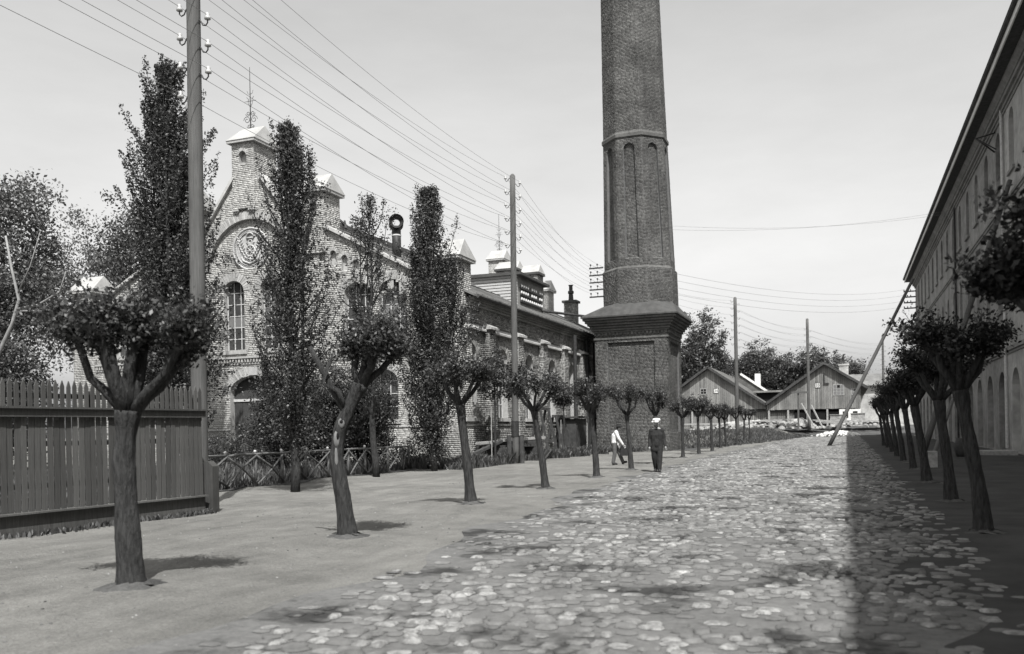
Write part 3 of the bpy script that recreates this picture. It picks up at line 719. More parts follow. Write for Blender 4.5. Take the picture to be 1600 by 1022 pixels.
# dormer block with boarded front and rows of insulators
DX0, DX1, DY0, DY1, DZ = -20.4, -16.5, 44.8, 49.3, 9.85
mb = MB(); mb.box(DX0, DX1, DY0, DY1, 7.6, DZ); dm = mb.build('dormer', M['sidebrick'], hall)
k = 7.75
while k < DZ-.1:
    mb = MB(); mb.box(DX0, DX1+.02, DY0-.04, DY0-.003, k, k+.12); mb.build('louver_board', M['louver'], dm); k += .165
mb = MB(); mb.add([(DX0-.1, DY0-.25, DZ), (DX1+.3, DY0-.25, DZ), (DX1+.3, DY1+.25, DZ), (DX0-.1, DY1+.25, DZ), (DX0-.1, DY0-.25, DZ+.2), (DX1+.3, DY0-.25, DZ+.14), (DX1+.3, DY1+.25, DZ+.14), (DX0-.1, DY1+.25, DZ+.2)],
     [(0, 3, 2, 1), (4, 5, 6, 7), (0, 1, 5, 4), (1, 2, 6, 5), (2, 3, 7, 6), (3, 0, 4, 7)]); mb.build('dormer_roof', M['roofdark'], dm)
ins = MB(); ins.lathe([(.02, -.1), (.055, -.06), (.07, 0), (.05, .02), (.055, .07), (.02, .1)], n=8)
insm = bpy.data.meshes.new('insulator'); insm.from_pydata(ins.v, [], ins.f); insm.materials.append(M['porc']); insm.polygons.foreach_set("use_smooth", np.ones(len(insm.polygons), bool))
for r in range(3):
    mb = MB(); mb.box(DX1+.002, DX1+.1, DY0+.4, DY1-.5, 8.62+.36*r-.16, 8.62+.36*r-.1); mb.build('insulator_rail', M['iron'], dm)
    for k in range(11):
        if k in (4, 8) and r: continue
        o = bpy.data.objects.new('insulator', insm); COL.objects.link(o); o.parent = dm; o.scale = (.95,)*3
        o.location = Vector((DX1+.08, DY0+.5+.34*k, 8.62+.36*r))-OFF[dm.name]
# chimney stacks on the roof
def stack(x, y, zb, zt, hw, dw, roofed=True, pot=False):
    mb = MB(); mb.box(x-hw, x+hw, y-dw, y+dw, zb, zt); st = mb.build('chimney_stack', M['sidebrick'], hall)
    V, F = brick_mesh([((x, y-dw, 0), UX, UZ, NF, bricks(random, lambda z: [(-hw, hw)], zb, zt)), ((x+hw, y, 0), UY, UZ, UX, bricks(random, lambda z: [(-dw, dw)], zb, zt))])
    put('brickwork', npmesh('brickwork', V-np.array(OFF[st.name]), F=F), M['sidebrick'], st, loc=OFF[st.name], kind='stuff')
    mb = MB(); mb.box(x-hw-.12, x+hw+.12, y-dw-.12, y+dw+.12, zt+.002, zt+.16); mb.build('cap', M['roofdark'], st)
    if roofed:
        X0, X1, Y0, Y1, z = x-hw-.12, x+hw+.12, y-dw-.12, y+dw+.12, zt+.164; mb = MB()
        mb.add([(X0, Y0, z), (X1, Y0, z), (X1, Y1, z), (X0, Y1, z), (X0+.1, y, z+.6), (X1-.1, y, z+.6)], [(3, 2, 1, 0), (0, 1, 5, 4), (2, 3, 4, 5), (1, 2, 5), (3, 0, 4)]); mb.build('stack_roof', M['zinc'], st)
    if pot:
        mb = MB(); mb.lathe([(.2, 0), (.16, .5), (.22, .55), (.22, .7), (.14, .75), (.14, 1.1), (.2, 1.15)], (x, y, zt+.16), 10); mb.build('chimney_pot', M['iron'], st)
stack(-22.0, 58.3, 10.2, 12.6, .75, .7); stack(-20.6, 58.8, 9.8, 12.3, .7, .6); stack(-18.5, 61.5, 8.8, 10.6, .42, .42, False, True)
# ventilator with a trumpet cowl, and a roof ladder
vx, vy = -19.2, 36.2
mb = MB(); mb.tube([(vx, vy, 9.2), (vx, vy, 10.95)], .21, 14); vp = mb.build('ventilator_pipe', M['iron'], hall, smooth=True)
mb = MB(); mb.tube([(vx, vy, 10.5), (vx, vy, 10.56)], .225, 14); mb.build('pipe_band', M['bar'], vp)
d = Vector((.49, -.87, 0)); c = Vector((vx, vy, 11.12)); mb = MB()
pr = [(-.34, .34), (-.3, .33), (-.22, .24), (-.1, .2), (.1, .2), (.22, .24), (.3, .33), (.34, .34)]
mb.tube([c+d*a for a, _ in pr], [b for _, b in pr], 18, caps=False)
mb.tube([c+d*a for a, _ in pr], [b-.03 for _, b in pr], 18, caps=False); mb.build('cowl', M['iron'], vp, smooth=True)
rl = MB()
for s in (0, .45): rl.beam((CX+.5, 41.5+s, 12.72-.5*RS+.16), (CX+7.0, 41.5+s, 12.72-7*RS+.16), .07)
for k in range(24): x = .6+.27*k; rl.beam((CX+x, 41.5, 12.72-x*RS+.2), (CX+x, 41.95, 12.72-x*RS+.2), .05)
rl.beam((CX+.2, 41.4, 13.1), (CX+.7, 42.1, 12.5), .1); rl.beam((CX+.2, 42.1, 13.1), (CX+.7, 41.4, 12.5), .1)
rl.build('roof_ladder', M['darkwood'], hall)
# dark standpipes on the side wall
for yy, x in ((49.1, .5), (52.3, .3), (54.2, .3)):
    mb = MB(); mb.tube([(SXW+x, yy, 0), (SXW+x, yy, 6.9)], .12, 8); mb.build('downpipe', M['iron'], hall)

# ================================================================ octagonal factory chimney
PX, PY, PW = -12.66, 55.0, 4.7
chim = thing('factory_chimney', 'tall dark brick octagonal factory chimney on a square panelled pedestal', 'chimney', (PX, PY+PW/2, 0))
pf = []
mb = MB(); hw = PW/2; pan = (0, 1.5, 1.0, 6.95, .001)
panel = [(-1.5, 1.2), (1.5, 1.2), (1.5, 6.95), (-1.5, 6.95)]
for O, U, Nn in (((PX, PY, 0), UX, NF), ((PX+hw, PY+hw, 0), UY, UX), ((PX-hw, PY+hw, 0), (0, -1, 0), (-1, 0, 0)), ((PX, PY+PW, 0), (-1, 0, 0), UY)):
    mb.frame(O, U, UZ, Nn); plate(mb, [(-hw, 0), (hw, 0), (hw, 7.9), (-hw, 7.9)], [panel], .14)
    mb.prism([(-1.55, 1.15), (1.55, 1.15), (1.55, 7.0), (-1.55, 7.0)], -.2, -.13)
    On = Vector(O)-Vector(Nn)*.13
    pf.append((O, U, UZ, Nn, bricks(random, lambda z: [(-hw, -1.5), (1.5, hw)] if 1.2 < z < 6.95 else [(-hw, hw)], 0, 7.6, course=.09)))
    pf.append((tuple(On), U, UZ, Nn, bricks(random, lambda z: [(-1.5, 1.5)], 1.2, 6.95, course=.09)))
mb.M = None; mb.build('pedestal', M['dmortar'], chim)
CYc = PY+hw
for k, (z0, z1, p) in enumerate(((7.15, 7.26, .05), (7.6, 7.7, .08), (7.72, 7.86, .16), (7.88, 8.02, .26), (8.04, 8.18, .38), (8.2, 8.34, .5), (8.36, 8.5, .62))):
    mb = MB(); mb.box(PX-hw-p, PX+hw+p, CYc-hw-p, CYc+hw+p, z0, z1); mb.build('cornice_course', M['dbrick'], chim)
mb = MB(); k = -hw
while k < hw:
    mb.box(PX+k, PX+k+.12, PY-.09, PY, 7.42, 7.58); mb.box(PX+hw, PX+hw+.09, CYc+k, CYc+k+.12, 7.42, 7.58); k += .24
mb.build('dentil_band', M['dbrick'], chim, kind='stuff')
SCX, SCY = -12.46, CYc
def scx(z): return SCX-.0175*(z-9.7)
def octo(r, z, c=(SCX, SCY)): rr = r/math.cos(math.pi/8); return [(c[0]+rr*math.cos(math.pi/8+k*math.pi/4), c[1]+rr*math.sin(math.pi/8+k*math.pi/4), z) for k in range(8)]
e = hw+.72; mb = MB(); z = 8.52
mb.add([(PX-e, CYc-e, z), (PX+e, CYc-e, z), (PX+e, CYc+e, z), (PX-e, CYc+e, z), (PX-e, CYc-e, z+.09), (PX+e, CYc-e, z+.09), (PX+e, CYc+e, z+.09), (PX-e, CYc+e, z+.09)], [(3, 2, 1, 0), (0, 1, 5, 4), (1, 2, 6, 5), (2, 3, 7, 6), (3, 0, 4, 7)])
mb.add([(PX-e, CYc-e, z+.09), (PX+e, CYc-e, z+.09), (PX+e, CYc+e, z+.09), (PX-e, CYc+e, z+.09)]+octo(2.22, 9.5), [(0, 1, 9, 8), (1, 2, 11, 10), (2, 3, 5, 4), (3, 0, 7, 6), (1, 10, 9), (2, 4, 11), (3, 6, 5), (0, 8, 7)])
mb.build('skirt_roof', M['roofdark'], chim)
secs = [(8.7, 2.29, 11.6, 2.27), (11.75, 2.16, 20.0, 1.97), (20.4, 1.95, 44.0, 1.56)]
for si, (z0, r0, z1, r1) in enumerate(secs):
    mb = MB()
    for k in range(8):
        a = math.pi/4*k; Nn = Vector((math.cos(a), math.sin(a), 0)); U = Vector((-math.sin(a), math.cos(a), 0))
        O = Vector((scx(z0), SCY, 0))+Nn*r0+Vector((0, 0, z0)); Vd = (Nn*(r1-r0)+Vector((scx(z1)-scx(z0), 0, z1-z0))); H = Vd.length; Vd.normalize(); Wn = U.cross(Vd).normalized()
        t8 = math.tan(math.pi/8); hw0, hw1 = r0*t8, r1*t8
        mb.frame(O, U, Vd, Wn); wf = lambda v, hw0=hw0, hw1=hw1, H=H: hw0+(hw1-hw0)*v/H
        if si == 1:
            pl = [(-.43, .55), (.43, .55), (.36, H-.7)]+[(.36*math.cos(math.pi*i/10), H-.7+.36*math.sin(math.pi*i/10)) for i in range(1, 10)]+[(-.36, H-.7)]
            plate(mb, [(-hw0, 0), (hw0, 0), (hw1, H), (-hw1, H)], [pl], .17)
            mb.prism([(-.5, .5), (.5, .5), (.45, H-.25), (-.45, H-.25)], -.23, -.165)
        else: mb.add([(-hw0, 0, 0), (hw0, 0, 0), (hw1, H, 0), (-hw1, H, 0)], [(0, 1, 2, 3)])
        if 3 <= k <= 7 or k == 0:
            if si == 1:
                def iv(v, wf=wf, H=H):
                    q = wf(v)
                    if v < .55: return [(-q, q)]
                    g_ = .43-.07*v/H if v < H-.7 else (.36*math.sqrt(max(0, 1-((v-H+.7)/.36)**2)) if v < H-.34 else 0)
                    return [(-q, -g_), (g_, q)] if g_ else [(-q, q)]
                pf.append((O, U, Vd, Wn, bricks(random, iv, 0, H, course=.09)))
                pf.append((O-Wn*.165, U, Vd, Wn, bricks(random, lambda v: [(-.36, .36)], .55, H-.4, course=.09)))
            else: pf.append((O, U, Vd, Wn, bricks(random, lambda v, wf=wf: [(-wf(v), wf(v))], 0, H if si == 0 else min(H, 13), course=.09)))
    mb.M = None; mb.build(('shaft_base', 'panelled_shaft', 'upper_shaft')[si], M['dmortar' if si < 2 else 'dbrick'], chim)
for nm, prof in (('offset_course', [(2.28, 11.6), (2.28, 11.65), (2.15, 11.8)]), ('collar', [(1.96, 20.0), (2.05, 20.07), (2.05, 20.27), (1.94, 20.45)]), ('chimney_head', [(1.57, 43.8), (1.9, 44.2), (1.9, 44.8), (1.6, 45)])):
    mb = MB(); rr = [octo(r, z, (scx(z), SCY)) for r, z in prof]; vs = [p for q in rr for p in q]
    mb.add(vs, [(i*8+k, i*8+(k+1) % 8, (i+1)*8+(k+1) % 8, (i+1)*8+k) for i in range(len(prof)-1) for k in range(8)]); mb.build(nm, M['dbrick'], chim)
brick_part('brickwork', pf, M['dbrick'], chim)
CARMS = []
for k in range(5):
    z = 12.0-.47*k; mb = MB(); y = SCY-1.2; mb.beam((SCX-2.2, y, z), (SCX-3.15, y, z), .07, .09); ar = mb.build('bracket_arm', M['iron'], chim)
    for j in range(2):
        mb = MB(); x = SCX-2.6-.45*j; mb.tube([(x, y, z+.04), (x, y, z+.2)], .015, 5); mb.lathe([(.02, 0), (.06, .04), (.05, .1), (.02, .13)], (x, y, z+.16), 8); mb.build('insulator', M['darkwood'], ar); CARMS.append((x, y, z+.25))
mb = MB(); mb.tube([(-18.6, 52.0, 9.05), (PX-hw-.5, PY+.3, 8.75)], .08, 8); tag(mb.build('steam_pipe', M['iron']), 'thin dark iron pipe running from the factory roof to the chimney skirt', 'pipe')
hall.scale = (1.08,)*3; hall.location = (CX*1.08, FY*1.08, -0.1)

# ================================================================ three-storey building on the right
XW, YE = 7.2, 104.0
mill = thing('street_building', 'long plastered three-storey building with arched windows and deep eaves on the shaded side', 'building', (XW, 50, 0))
WO = (XW, 0, 0); UM = (0, -1, 0); NM = (-1, 0, 0)
bays = [45.23+3.87*k for k in range(-3, 15)]
def mill_wall(name, y0, y1, mat, dx):
    bb = [b for b in bays if y0+1.2 < b < y1-1.2]
    ho = []
    for b in bb: ho += [arch(-b, 1.0, .06, 2.9, 1.0), arch(-b, .62, 6.85, 9.75, .75), arch(-b, .66, 12.85, 14.95, .66)]
    mb = MB().frame((XW-dx, 0, 0), UM, UZ, NM); plate(mb, [(-y1, 0), (-y0, 0), (-y0, 16.4), (-y1, 16.4)], ho, .42); return mb.build(name, mat, mill)
mill_wall('wall', -25, 47.3, M['plaster'], .02); mill_wall('sooty_wall', 47.301, YE, M['plasterd'], 0)
for b in bays:
    pm_ = M['plaster'] if b < 47 else M['plasterd']
    mb = MB().frame((XW+.3, 0, 0), UM, UZ, NM); mb.box(-b-1.05, -b+1.05, .0, 4.1, -.1, 0); nb = mb.build('arcade_niche', pm_, mill)
    mb = MB().frame((XW+.3, 0, 0), UM, UZ, NM); mb.box(-b-.5, -b+.5, .25, 1.35, .003, .05); mb.build('cellar_hatch', M['void'], nb)
    mb = MB().frame((XW+.3, 0, 0), UM, UZ, NM); mb.prism(arch(-b, .62, 1.9, 2.9, .6), .003, .03); mb.build('blind_window', M['pane'], nb)
    for h in ((-b, .62, 6.85, 9.75, .75), (-b, .66, 12.85, 14.95, .66)):
        window(mill, WO, UM, NM, h, 2, 4 if h[2] < 10 else 3, depth=.33, bar=.06, ang=math.pi/2)
        mb = MB().frame(WO, UM, UZ, NM); mb.box(-b-.8, -b+.8, h[2]-.16, h[2]-.004, -.3, .12); mb.build('window_sill', M['trim'], mill)
mb = MB(); mb.box(XW+.5, XW+.6, bays[0]-3, YE-.2, .02, 16.2); mb.build('dark_interior', M['void'], mill)
for z0, z1, p in ((4.62, 4.74, .08), (4.74, 4.92, .16), (11.5, 11.62, .07), (11.62, 11.76, .13), (15.85, 15.98, .08), (15.98, 16.12, .16), (16.12, 16.3, .28)):
    mb = MB(); mb.box(XW-p, XW+.2, -25, YE+.02, z0, z1-.003); mb.build('string_course', M['trim'], mill)
mb = MB().frame((0, -25.2, 0), UX, UZ, UY)
L_ = YE+25.4
mb.prism([(XW+.3, 16.31), (XW-.32, 16.31), (XW-.5, 16.5), (XW-.5, 16.62), (XW+.3, 16.62)], 0, L_); mb.build('cornice', M['trim'], mill)
mb = MB(); mb.box(6.22, 8, -25.3, YE+.4, 16.63, 16.72); mb.build('soffit', M['darkwood'], mill)
mb = MB(); mb.box(6.16, 6.215, -25.3, YE+.4, 16.6, 16.9); mb.build('fascia', M['white'], mill)
mb = MB(); mb.tube([(6.1, -25.3, 16.95), (6.1, YE+.4, 16.95)], .1, 8); mb.build('gutter', M['roofdark'], mill)
mb = MB().frame((0, -25.3, 0), UX, UZ, UY); mb.prism([(6.02, 17.06), (6.1, 16.93), (14.5, 20.6), (22.8, 16.93), (22.8, 17.1), (14.5, 20.8)], 0, YE+25.75); mb.build('roof', M['roofdark'], mill)
mb = MB(); mb.box(XW+.43, 21.6, YE-.4, YE-.002, 0, 16.4).box(21.2, 21.6, -25, YE-.41, 0, 16.4); mb.build('end_wall', M['plasterd'], mill)
mb = MB(); mb.tube([(XW-.12, 47.15, .2), (XW-.12, 47.15, 16.3)], .07, 8); mb.build('downpipe', M['bar'], mill)
mb = MB(); mb.tube([(XW-.1, 66.6, .2), (XW-.1, 66.6, 16.3)], .07, 8); mb.build('downpipe', M['iron'], mill)
mb = MB(); mb.tube([(8.6, 73, 17.6), (8.6, 73, 21.3)], .16, 10); mb.lathe([(.26, 0), (.26, .7), (.3, .72), (.02, 1.15)], (8.6, 73, 21.2), 8); mb.build('vent_pipe', M['iron'], mill)
mb = MB()
for s in (-.25, .25): mb.beam((XW-.02, 49.6+s, 14.9), (XW-.85, 49.6, 15.6), .06)
mb.beam((XW-.02, 49.6, 15.8), (XW-.95, 49.6, 15.6), .06); mb.build('wall_bracket', M['iron'], mill)
MARMS = []
for k in range(4):
    z = 15.5-.6*k; mb = MB(); mb.beam((XW, 103.3, z), (6.0, 103.3, z), .1, .13); ar = mb.build('bracket_arm', M['iron'], mill)
    for j in range(3):
        mb = MB(); x = 6.05+.32*j; mb.lathe([(.02, 0), (.06, .05), (.05, .12), (.02, .16)], (x, 103.3, z+.07), 8); mb.build('insulator', M['darkwood'], ar)
    MARMS.append((6.05, 103.3, z+.2))

# ================================================================ board sheds 34 and 35 at the end of the street
def text_part(txt, size, O, parent, mat):
    c = bpy.data.curves.new('numerals', 'FONT'); c.body = txt; c.size = size; c.align_x = 'CENTER'; c.align_y = 'CENTER'; c.extrude = .008
    o = bpy.data.objects.new('numerals', c); COL.objects.link(o); bpy.context.view_layer.update()
    me = bpy.data.meshes.new_from_object(o.evaluated_get(bpy.context.evaluated_depsgraph_get())); bpy.data.objects.remove(o)
    me.transform(Matrix.Rotation(math.pi/2, 4, 'X')); me.materials.clear(); me.materials.append(mat)
    return put('numerals', me, mat, parent, loc=O)
def shed(label, ax, az, xl, zl, xr, zr, zb, sign, sx, sz, wins_, Y=130.0, wall_r=None):
    sh = thing('board_shed', label, 'shed', (ax, Y, 1.1), 'board sheds at the end of the street')
    line = lambda x: az-(ax-x)*(az-zl)/(ax-xl) if x < ax else az-(x-ax)*(az-zr)/(xr-ax)
    wr = wall_r or xr; mb = MB(); x = xl+.1
    while x < wr:
        q = min(x+.265, wr); zt = min(line(x), line(q))-.12
        if zt > zb+.1: d = random.uniform(-.012, .012); mb.box(x+.01, q-.008, Y+d, Y+.08, zb+random.uniform(0, .05), zt)
        x += .275
    mb.build('plank_cladding', M['plank'], sh, kind='stuff')
    mb = MB().frame((0, Y+.5, 0), UX, UZ, UY); mb.prism([(xl+.2, zb), (wr-.1, zb), (wr-.1, line(wr)-.3), (ax, az-.3), (xl+.2, line(xl+.2)-.25)], 0, 40); mb.build('shed_body', M['darkwood'], sh)
    for s, (xe, ze) in ((-1, (xl, zl)), (1, (xr, zr))):
        mb = MB().frame((0, Y-.6, 0), UX, UZ, UY); n = [(xe, ze), (ax, az), (ax, az+.16), (xe, ze+.16)]
        mb.prism(n if s > 0 else n[::-1], 0, 42); mb.build('roof', M['rooftile'], sh)
        mb = MB(); mb.beam((xe, Y-.64, ze+.02), (ax, Y-.64, az+.02), .07, .34, up=(0, 0, 1)); mb.build('verge_board', M['darkwood'], sh)
    mb = MB(); mb.box(sx-.36, sx+.36, Y-.06, Y-.016, sz-.34, sz+.34); sg = mb.build('number_board', M['iron'], sh)
    mb = MB(); mb.box(sx-.3, sx+.3, Y-.07, Y-.061, sz-.28, sz+.28); mb.build('face', M['white'], sg)
    text_part(sign, .56, (sx, Y-.08, sz), sg, M['iron'])
    for (x0, x1, z0, z1, nc, nr) in wins_:
        mb = MB(); mb.box(x0-.07, x1+.07, Y-.05, Y-.014, z0-.07, z1+.07); wf = mb.build('window', M['timber'], sh)
        cw, ch = (x1-x0)/nc, (z1-z0)/nr
        for i in range(nc):
            for j in range(nr):
                br = random.random() < .35; mb = MB(); mb.box(x0+cw*i+.03, x0+cw*(i+1)-.03, Y-.062, Y-.052, z0+ch*j+.03, z0+ch*(j+1)-.03); mb.build('pane', M['void' if br else 'pane2'], wf)
    mb = MB(); mb.box(xl+.2, wr-.2, Y+.3, Y+20, zb-.3, zb-.02); mb.build('floor_beam', M['darkwood'], sh)
    x = xl+.4
    while x < wr: mb = MB(); mb.box(x-.12, x+.12, Y+.02, Y+.26, .9, zb-.03); mb.build('post', M['timber'], sh); x += 2.6
    return sh
s34 = shed('silvered plank shed numbered 34 with a plain symmetrical gable, beside the chimney', -18.6, 10.05, -26.6, 4.45, -10.62, 4.45, 3.78, '34', -17.5, 6.6, [(-19.7, -18.9, 6.2, 6.95, 2, 2)])
s35 = shed('silvered plank shed numbered 35 with a broken many-paned window', -2.72, 9.95, -10.6, 4.45, 2.9, 6.3, 3.6, '35', -3.6, 6.9, [(-1.56, -.22, 5.5, 6.9, 3, 3), (.8, 1.42, 5.5, 6.3, 2, 2)], wall_r=1.95)
mb = MB(); mb.box(-2.78, -2.64, 129.8, 129.98, 7.2, 8.6).box(-2.78, -2.1, 129.8, 129.98, 7.1, 7.2); mb.build('hoist_arm', M['darkwood'], s35)
mb = MB(); mb.box(-6.8, -.9, 130.3, 132, .95, 3.5); mb.build('open_bay', M['void'], s35)
mb = MB(); mb.box(-.85, 1.9, 129.9, 130.8, .95, 3.5); pr_ = mb.build('pier_wall', M['white'], s35)
mb = MB(); mb.box(-.4, .3, 129.88, 129.897, 2.3, 3.2).box(.9, 1.5, 129.88, 129.897, 2.3, 3.2); mb.build('opening', M['void'], pr_)
mb = MB(); x = -26
while x < -7: mb.box(x, x+.2, 130.5, 130.56, 1, 3.75); x += .27
tag(mb.build('slat_screen', M['plank'], s34, kind='stuff'))
mb = MB(); mb.box(-24, -7, 129.6, 129.75, 1.75, 1.95); mb.build('loading_rail', M['timber'], s34)
# low house behind, with a limewashed gable edge and chimney
hb = thing('back_house', 'dark-roofed house with white verge and white chimney behind the two sheds', 'house', (-14, 150, 1))
mb = MB().frame((0, 148, 0), UX, UZ, UY); mb.prism([(-20, 1), (-11.5, 1), (-11.5, 6.6), (-15.9, 9.8), (-20, 6.8)], 0, 14); mb.build('wall', M['rooftile'], hb)
mb = MB(); mb.beam((-15.95, 147.9, 9.95), (-11.5, 147.9, 6.75), .3, .34); mb.build('verge', M['white'], hb)
mb = MB(); mb.box(-13.75, -12.9, 148.4, 149.2, 7.2, 9.9); mb.build('chimney', M['white'], hb)
hc = thing('brick_house', 'low dark-roofed house with a tall chimney stack right of shed 35', 'house', (2, 165, 1))
mb = MB().frame((0, 162, 0), UX, UZ, UY); mb.box(-2, 16, 1, 8.0, 0, 12); mb.build('wall', M['plaster'], hc)
mb = MB().frame((0, 0, 0), UY, UZ, UX); mb.prism([(161.2, 7.9), (168, 10.2), (175, 7.9)], -2.6, 16.6); mb.build('roof', M['roof'], hc)
mb = MB(); mb.box(-.95, .55, 163.6, 164.8, 8, 11.6).box(-1.1, .7, 163.5, 164.9, 11.6, 11.9); ch = mb.build('chimney', M['plaster'], hc)
mb = MB(); mb.tube([(-.2, 164.2, 11.9), (-.2, 164.2, 13.6)], .14, 8); mb.build('flue_pipe', M['iron'], ch)
lt = thing('lean_to', 'small open lean-to roof in the gap between sheds 34 and 35', 'shed', (-10.8, 140, 1.1))
mb = MB(); mb.box(-12.6, -8.6, 138, 142, 1, 6.4); mb.build('dark_bay', M['void'], lt); mb = MB(); mb.box(-13, -8.2, 137.4, 142.3, 6.42, 6.7); mb.build('roof', M['plank'], lt)

# ================================================================ picket fence, rustic fence
fen = thing('picket_fence', 'tall dark-stained picket fence with a rail and base board along the walk at left', 'fence', (-11.9, 14.0, 0))
fx = lambda y: -11.75-(14.0-y)*0.1
mb = MB(); mb.beam((fx(1), 1, .15), (fx(14), 14, .15), .06, .34); mb.build('base_board', M['fence'], fen)
mb = MB(); mb.beam((fx(1)+.05, 1, .335), (fx(14)+.05, 14, .335), .12, .03); mb.build('base_cap', M['fence'], fen)
mb = MB(); mb.beam((fx(1)+.055, 1, 1.92), (fx(14)+.055, 14, 1.92), .05, .13).beam((fx(1)+.07, 1, 2.0), (fx(14)+.07, 14, 2.0), .11, .03); mb.build('rail', M['fence'], fen)
for z in (.75, 1.42, 2.2): mb = MB(); mb.beam((fx(1)-.07, 1, z), (fx(14)-.07, 14, z), .05, .08); mb.build('back_rail', M['fence'], fen)
pk = MB().frame((0, 0, 0), UY, UZ, UX); pk.prism([(-.035, 0), (.035, 0), (.035, .56), (.0, .66), (-.035, .56)], -.012, .012)
pkm = bpy.data.meshes.new('picket'); pkm.from_pydata(pk.v, [], pk.f); pkm.materials.append(M['fence'])
pb = MB(); pb.box(-.013, .013, -.045, .045, 0, 1.52); pbm = bpy.data.meshes.new('fence_board'); pbm.from_pydata(pb.v, [], pb.f); pbm.materials.append(M['fence'])
y = 1.1
while y < 13.98:
    for me, nm, z in ((pkm, 'picket', 1.8), (pbm, 'fence_board', .345)):
        o = bpy.data.objects.new(nm, me); COL.objects.link(o); o.parent = fen; o.location = Vector((fx(y)+random.uniform(-.004, .004), y, z+random.uniform(-.012, .012)))-OFF[fen.name]
        o.rotation_euler = (random.uniform(-.012, .012), random.uniform(-.006, .006), random.uniform(-.05, .05)-.1)
    y += .1135
for y in (2, 4.4, 6.8, 9.2, 11.6, 13.9): mb = MB(); mb.box(fx(y)-.19, fx(y)-.1, y-.05, y+.05, 0, 2.3); mb.build('post', M['fence'], fen)
mb = MB().frame((fx(14), 14.18, 0), UX, UZ, UY); mb.prism([(-.08, 0), (.14, 0), (.14, .9), (.02, 1.0), (-.08, 1.0)], -.09, .09); mb.build('corner_bollard', M['fence'], fen)
rf = thing('rustic_fence', 'low rustic fence of crossed bark-covered logs in front of the factory garden', 'fence', (-16.1, 25, 0))
ry = [18.4, 20.1, 21.4, 22.7, 23.9, 25.3, 26.5, 27.7, 29.2, 30.4, 31.0]
for i, y in enumerate(ry):
    mb = MB(); x = -16.1+random.uniform(-.05, .05); mb.tube([(x, y, 0), (x+.02, y, .5), (x, y, .98)], [.05, .045, .045], 7, jit=.08, rng=random); p = mb.build('post', M['log'], rf, smooth=True)
    if i % 2 == 1 or i < 4: mb = MB(); mb.ball((x, y, 1.02), .045, 8, 5); mb.build('knob', M['porc'], p)
    if i:
        a, b = ry[i-1], y
        for (z0, z1) in ((.08, .9), (.9, .08)):
            mb = MB(); m = (a+b)/2; mb.tube([(-16.06+.05*(z0 < .5), a, z0), (-16.04, m+random.uniform(-.1, .1), (z0+z1)/2+random.uniform(-.08, .08)), (-16.06, b, z1)], .03, 6, jit=.1, rng=random); mb.build('brace', M['log'], rf, smooth=True)
        mb = MB(); mb.tube([(-16.1, a, .93+random.uniform(-.02, .02)), (-16.1, (a+b)/2, .95), (-16.1, b, .93)], .038, 6, jit=.1, rng=random); mb.build('rail', M['log'], rf, smooth=True)

# ================================================================ telegraph poles and wires
hook = MB(); hook.tube([(0, 0, .1), (.05, 0, .06), (.1, 0, -.03), (.17, 0, -.05), (.22, 0, 0), (.22, 0, .1)], .014, 6)
hm = bpy.data.meshes.new('hook'); hm.from_pydata(hook.v, [], hook.f); hm.materials.append(M['iron'])
bell = MB(); bell.lathe([(.03, -.04), (.065, -.03), (.06, .02), (.035, .04), (.05, .08), (.02, .11)], (.22, 0, .1), 10)
bm_ = bpy.data.meshes.new('insulator'); bm_.from_pydata(bell.v, [], bell.f); bm_.materials.append(M['porc']); bm_.polygons.foreach_set("use_smooth", np.ones(len(bm_.polygons), bool))
def pole(x, y, z0, H, r, label, zl, zr, top=(0, 0), base=None, hs=1.0):
    po = thing('telegraph_pole', label, 'pole', (x, y, z0), 'telegraph poles')
    mb = MB(); n = 14; mb.tube([(x+top[0]*t, y+top[1]*t, z0-.3+(H+.3)*t) for t in np.linspace(0, 1, n)], list(np.linspace(r, r*.8, n)), 14, jit=.015, rng=random)
    tp = Vector((x+top[0], y+top[1], z0+H)); mb.lathe([(r*.8, 0), (r*.5, .08), (.01, .12)], tp, 14, caps=False); mb.build('shaft', M['pole'], po, smooth=True)
    pts = {-1: [], 1: []}
    for s, zz in ((-1, zl), (1, zr)):
        for z in zz:
            t = (z-z0)/H; c = Vector((x+top[0]*t+s*r*.82, y+top[1]*t, z))
            o = bpy.data.objects.new('hook', hm); COL.objects.link(o); o.parent = po; o.location = c-Vector((x, y, z0)); o.scale = (hs,)*3; o.rotation_euler.z = 0 if s > 0 else math.pi
            b = bpy.data.objects.new('insulator', bm_); COL.objects.link(b); b.parent = o; pts[s].append(c+Vector((s*.22*hs, 0, .16*hs)))
    return po, pts
P0, w0 = pole(-11.6, -8.0, 0, 12.6, .17, 'telegraph pole beyond the near end of the picket fence', [8.6+.6*k for k in range(6)], [8.9+.55*k for k in range(6)])
P1, w1 = pole(-12.47, 14.75, 0, 12.6, .165, 'tallest and nearest telegraph pole, just behind the end of the picket fence', [8.45+.6*k for k in range(6)], [8.85+.55*k for k in range(6)], (.06, 0))
P2, w2 = pole(-13.92, 37.2, 0, 12.9, .155, 'telegraph pole in the weeds before the factory side wall, between two stub posts', [9.75+.6*k for k in range(6)], [9.45+.6*k for k in range(6)], (.1, 0))
for s in (-1, 1): mb = MB(); mb.tube([(-13.92+s*.27, 37.2+.1*s, -.1), (-13.92+s*.25, 37.2+.1*s, 1.25)], .11, 9); mb.build('stub_post', M['darkwood'], P2)
mb = MB(); mb.tube([(-13.92, 37.2, 1.2), (-13.92, 37.2, 1.9)], .175, 12); mb.build('iron_band', M['iron'], P2)
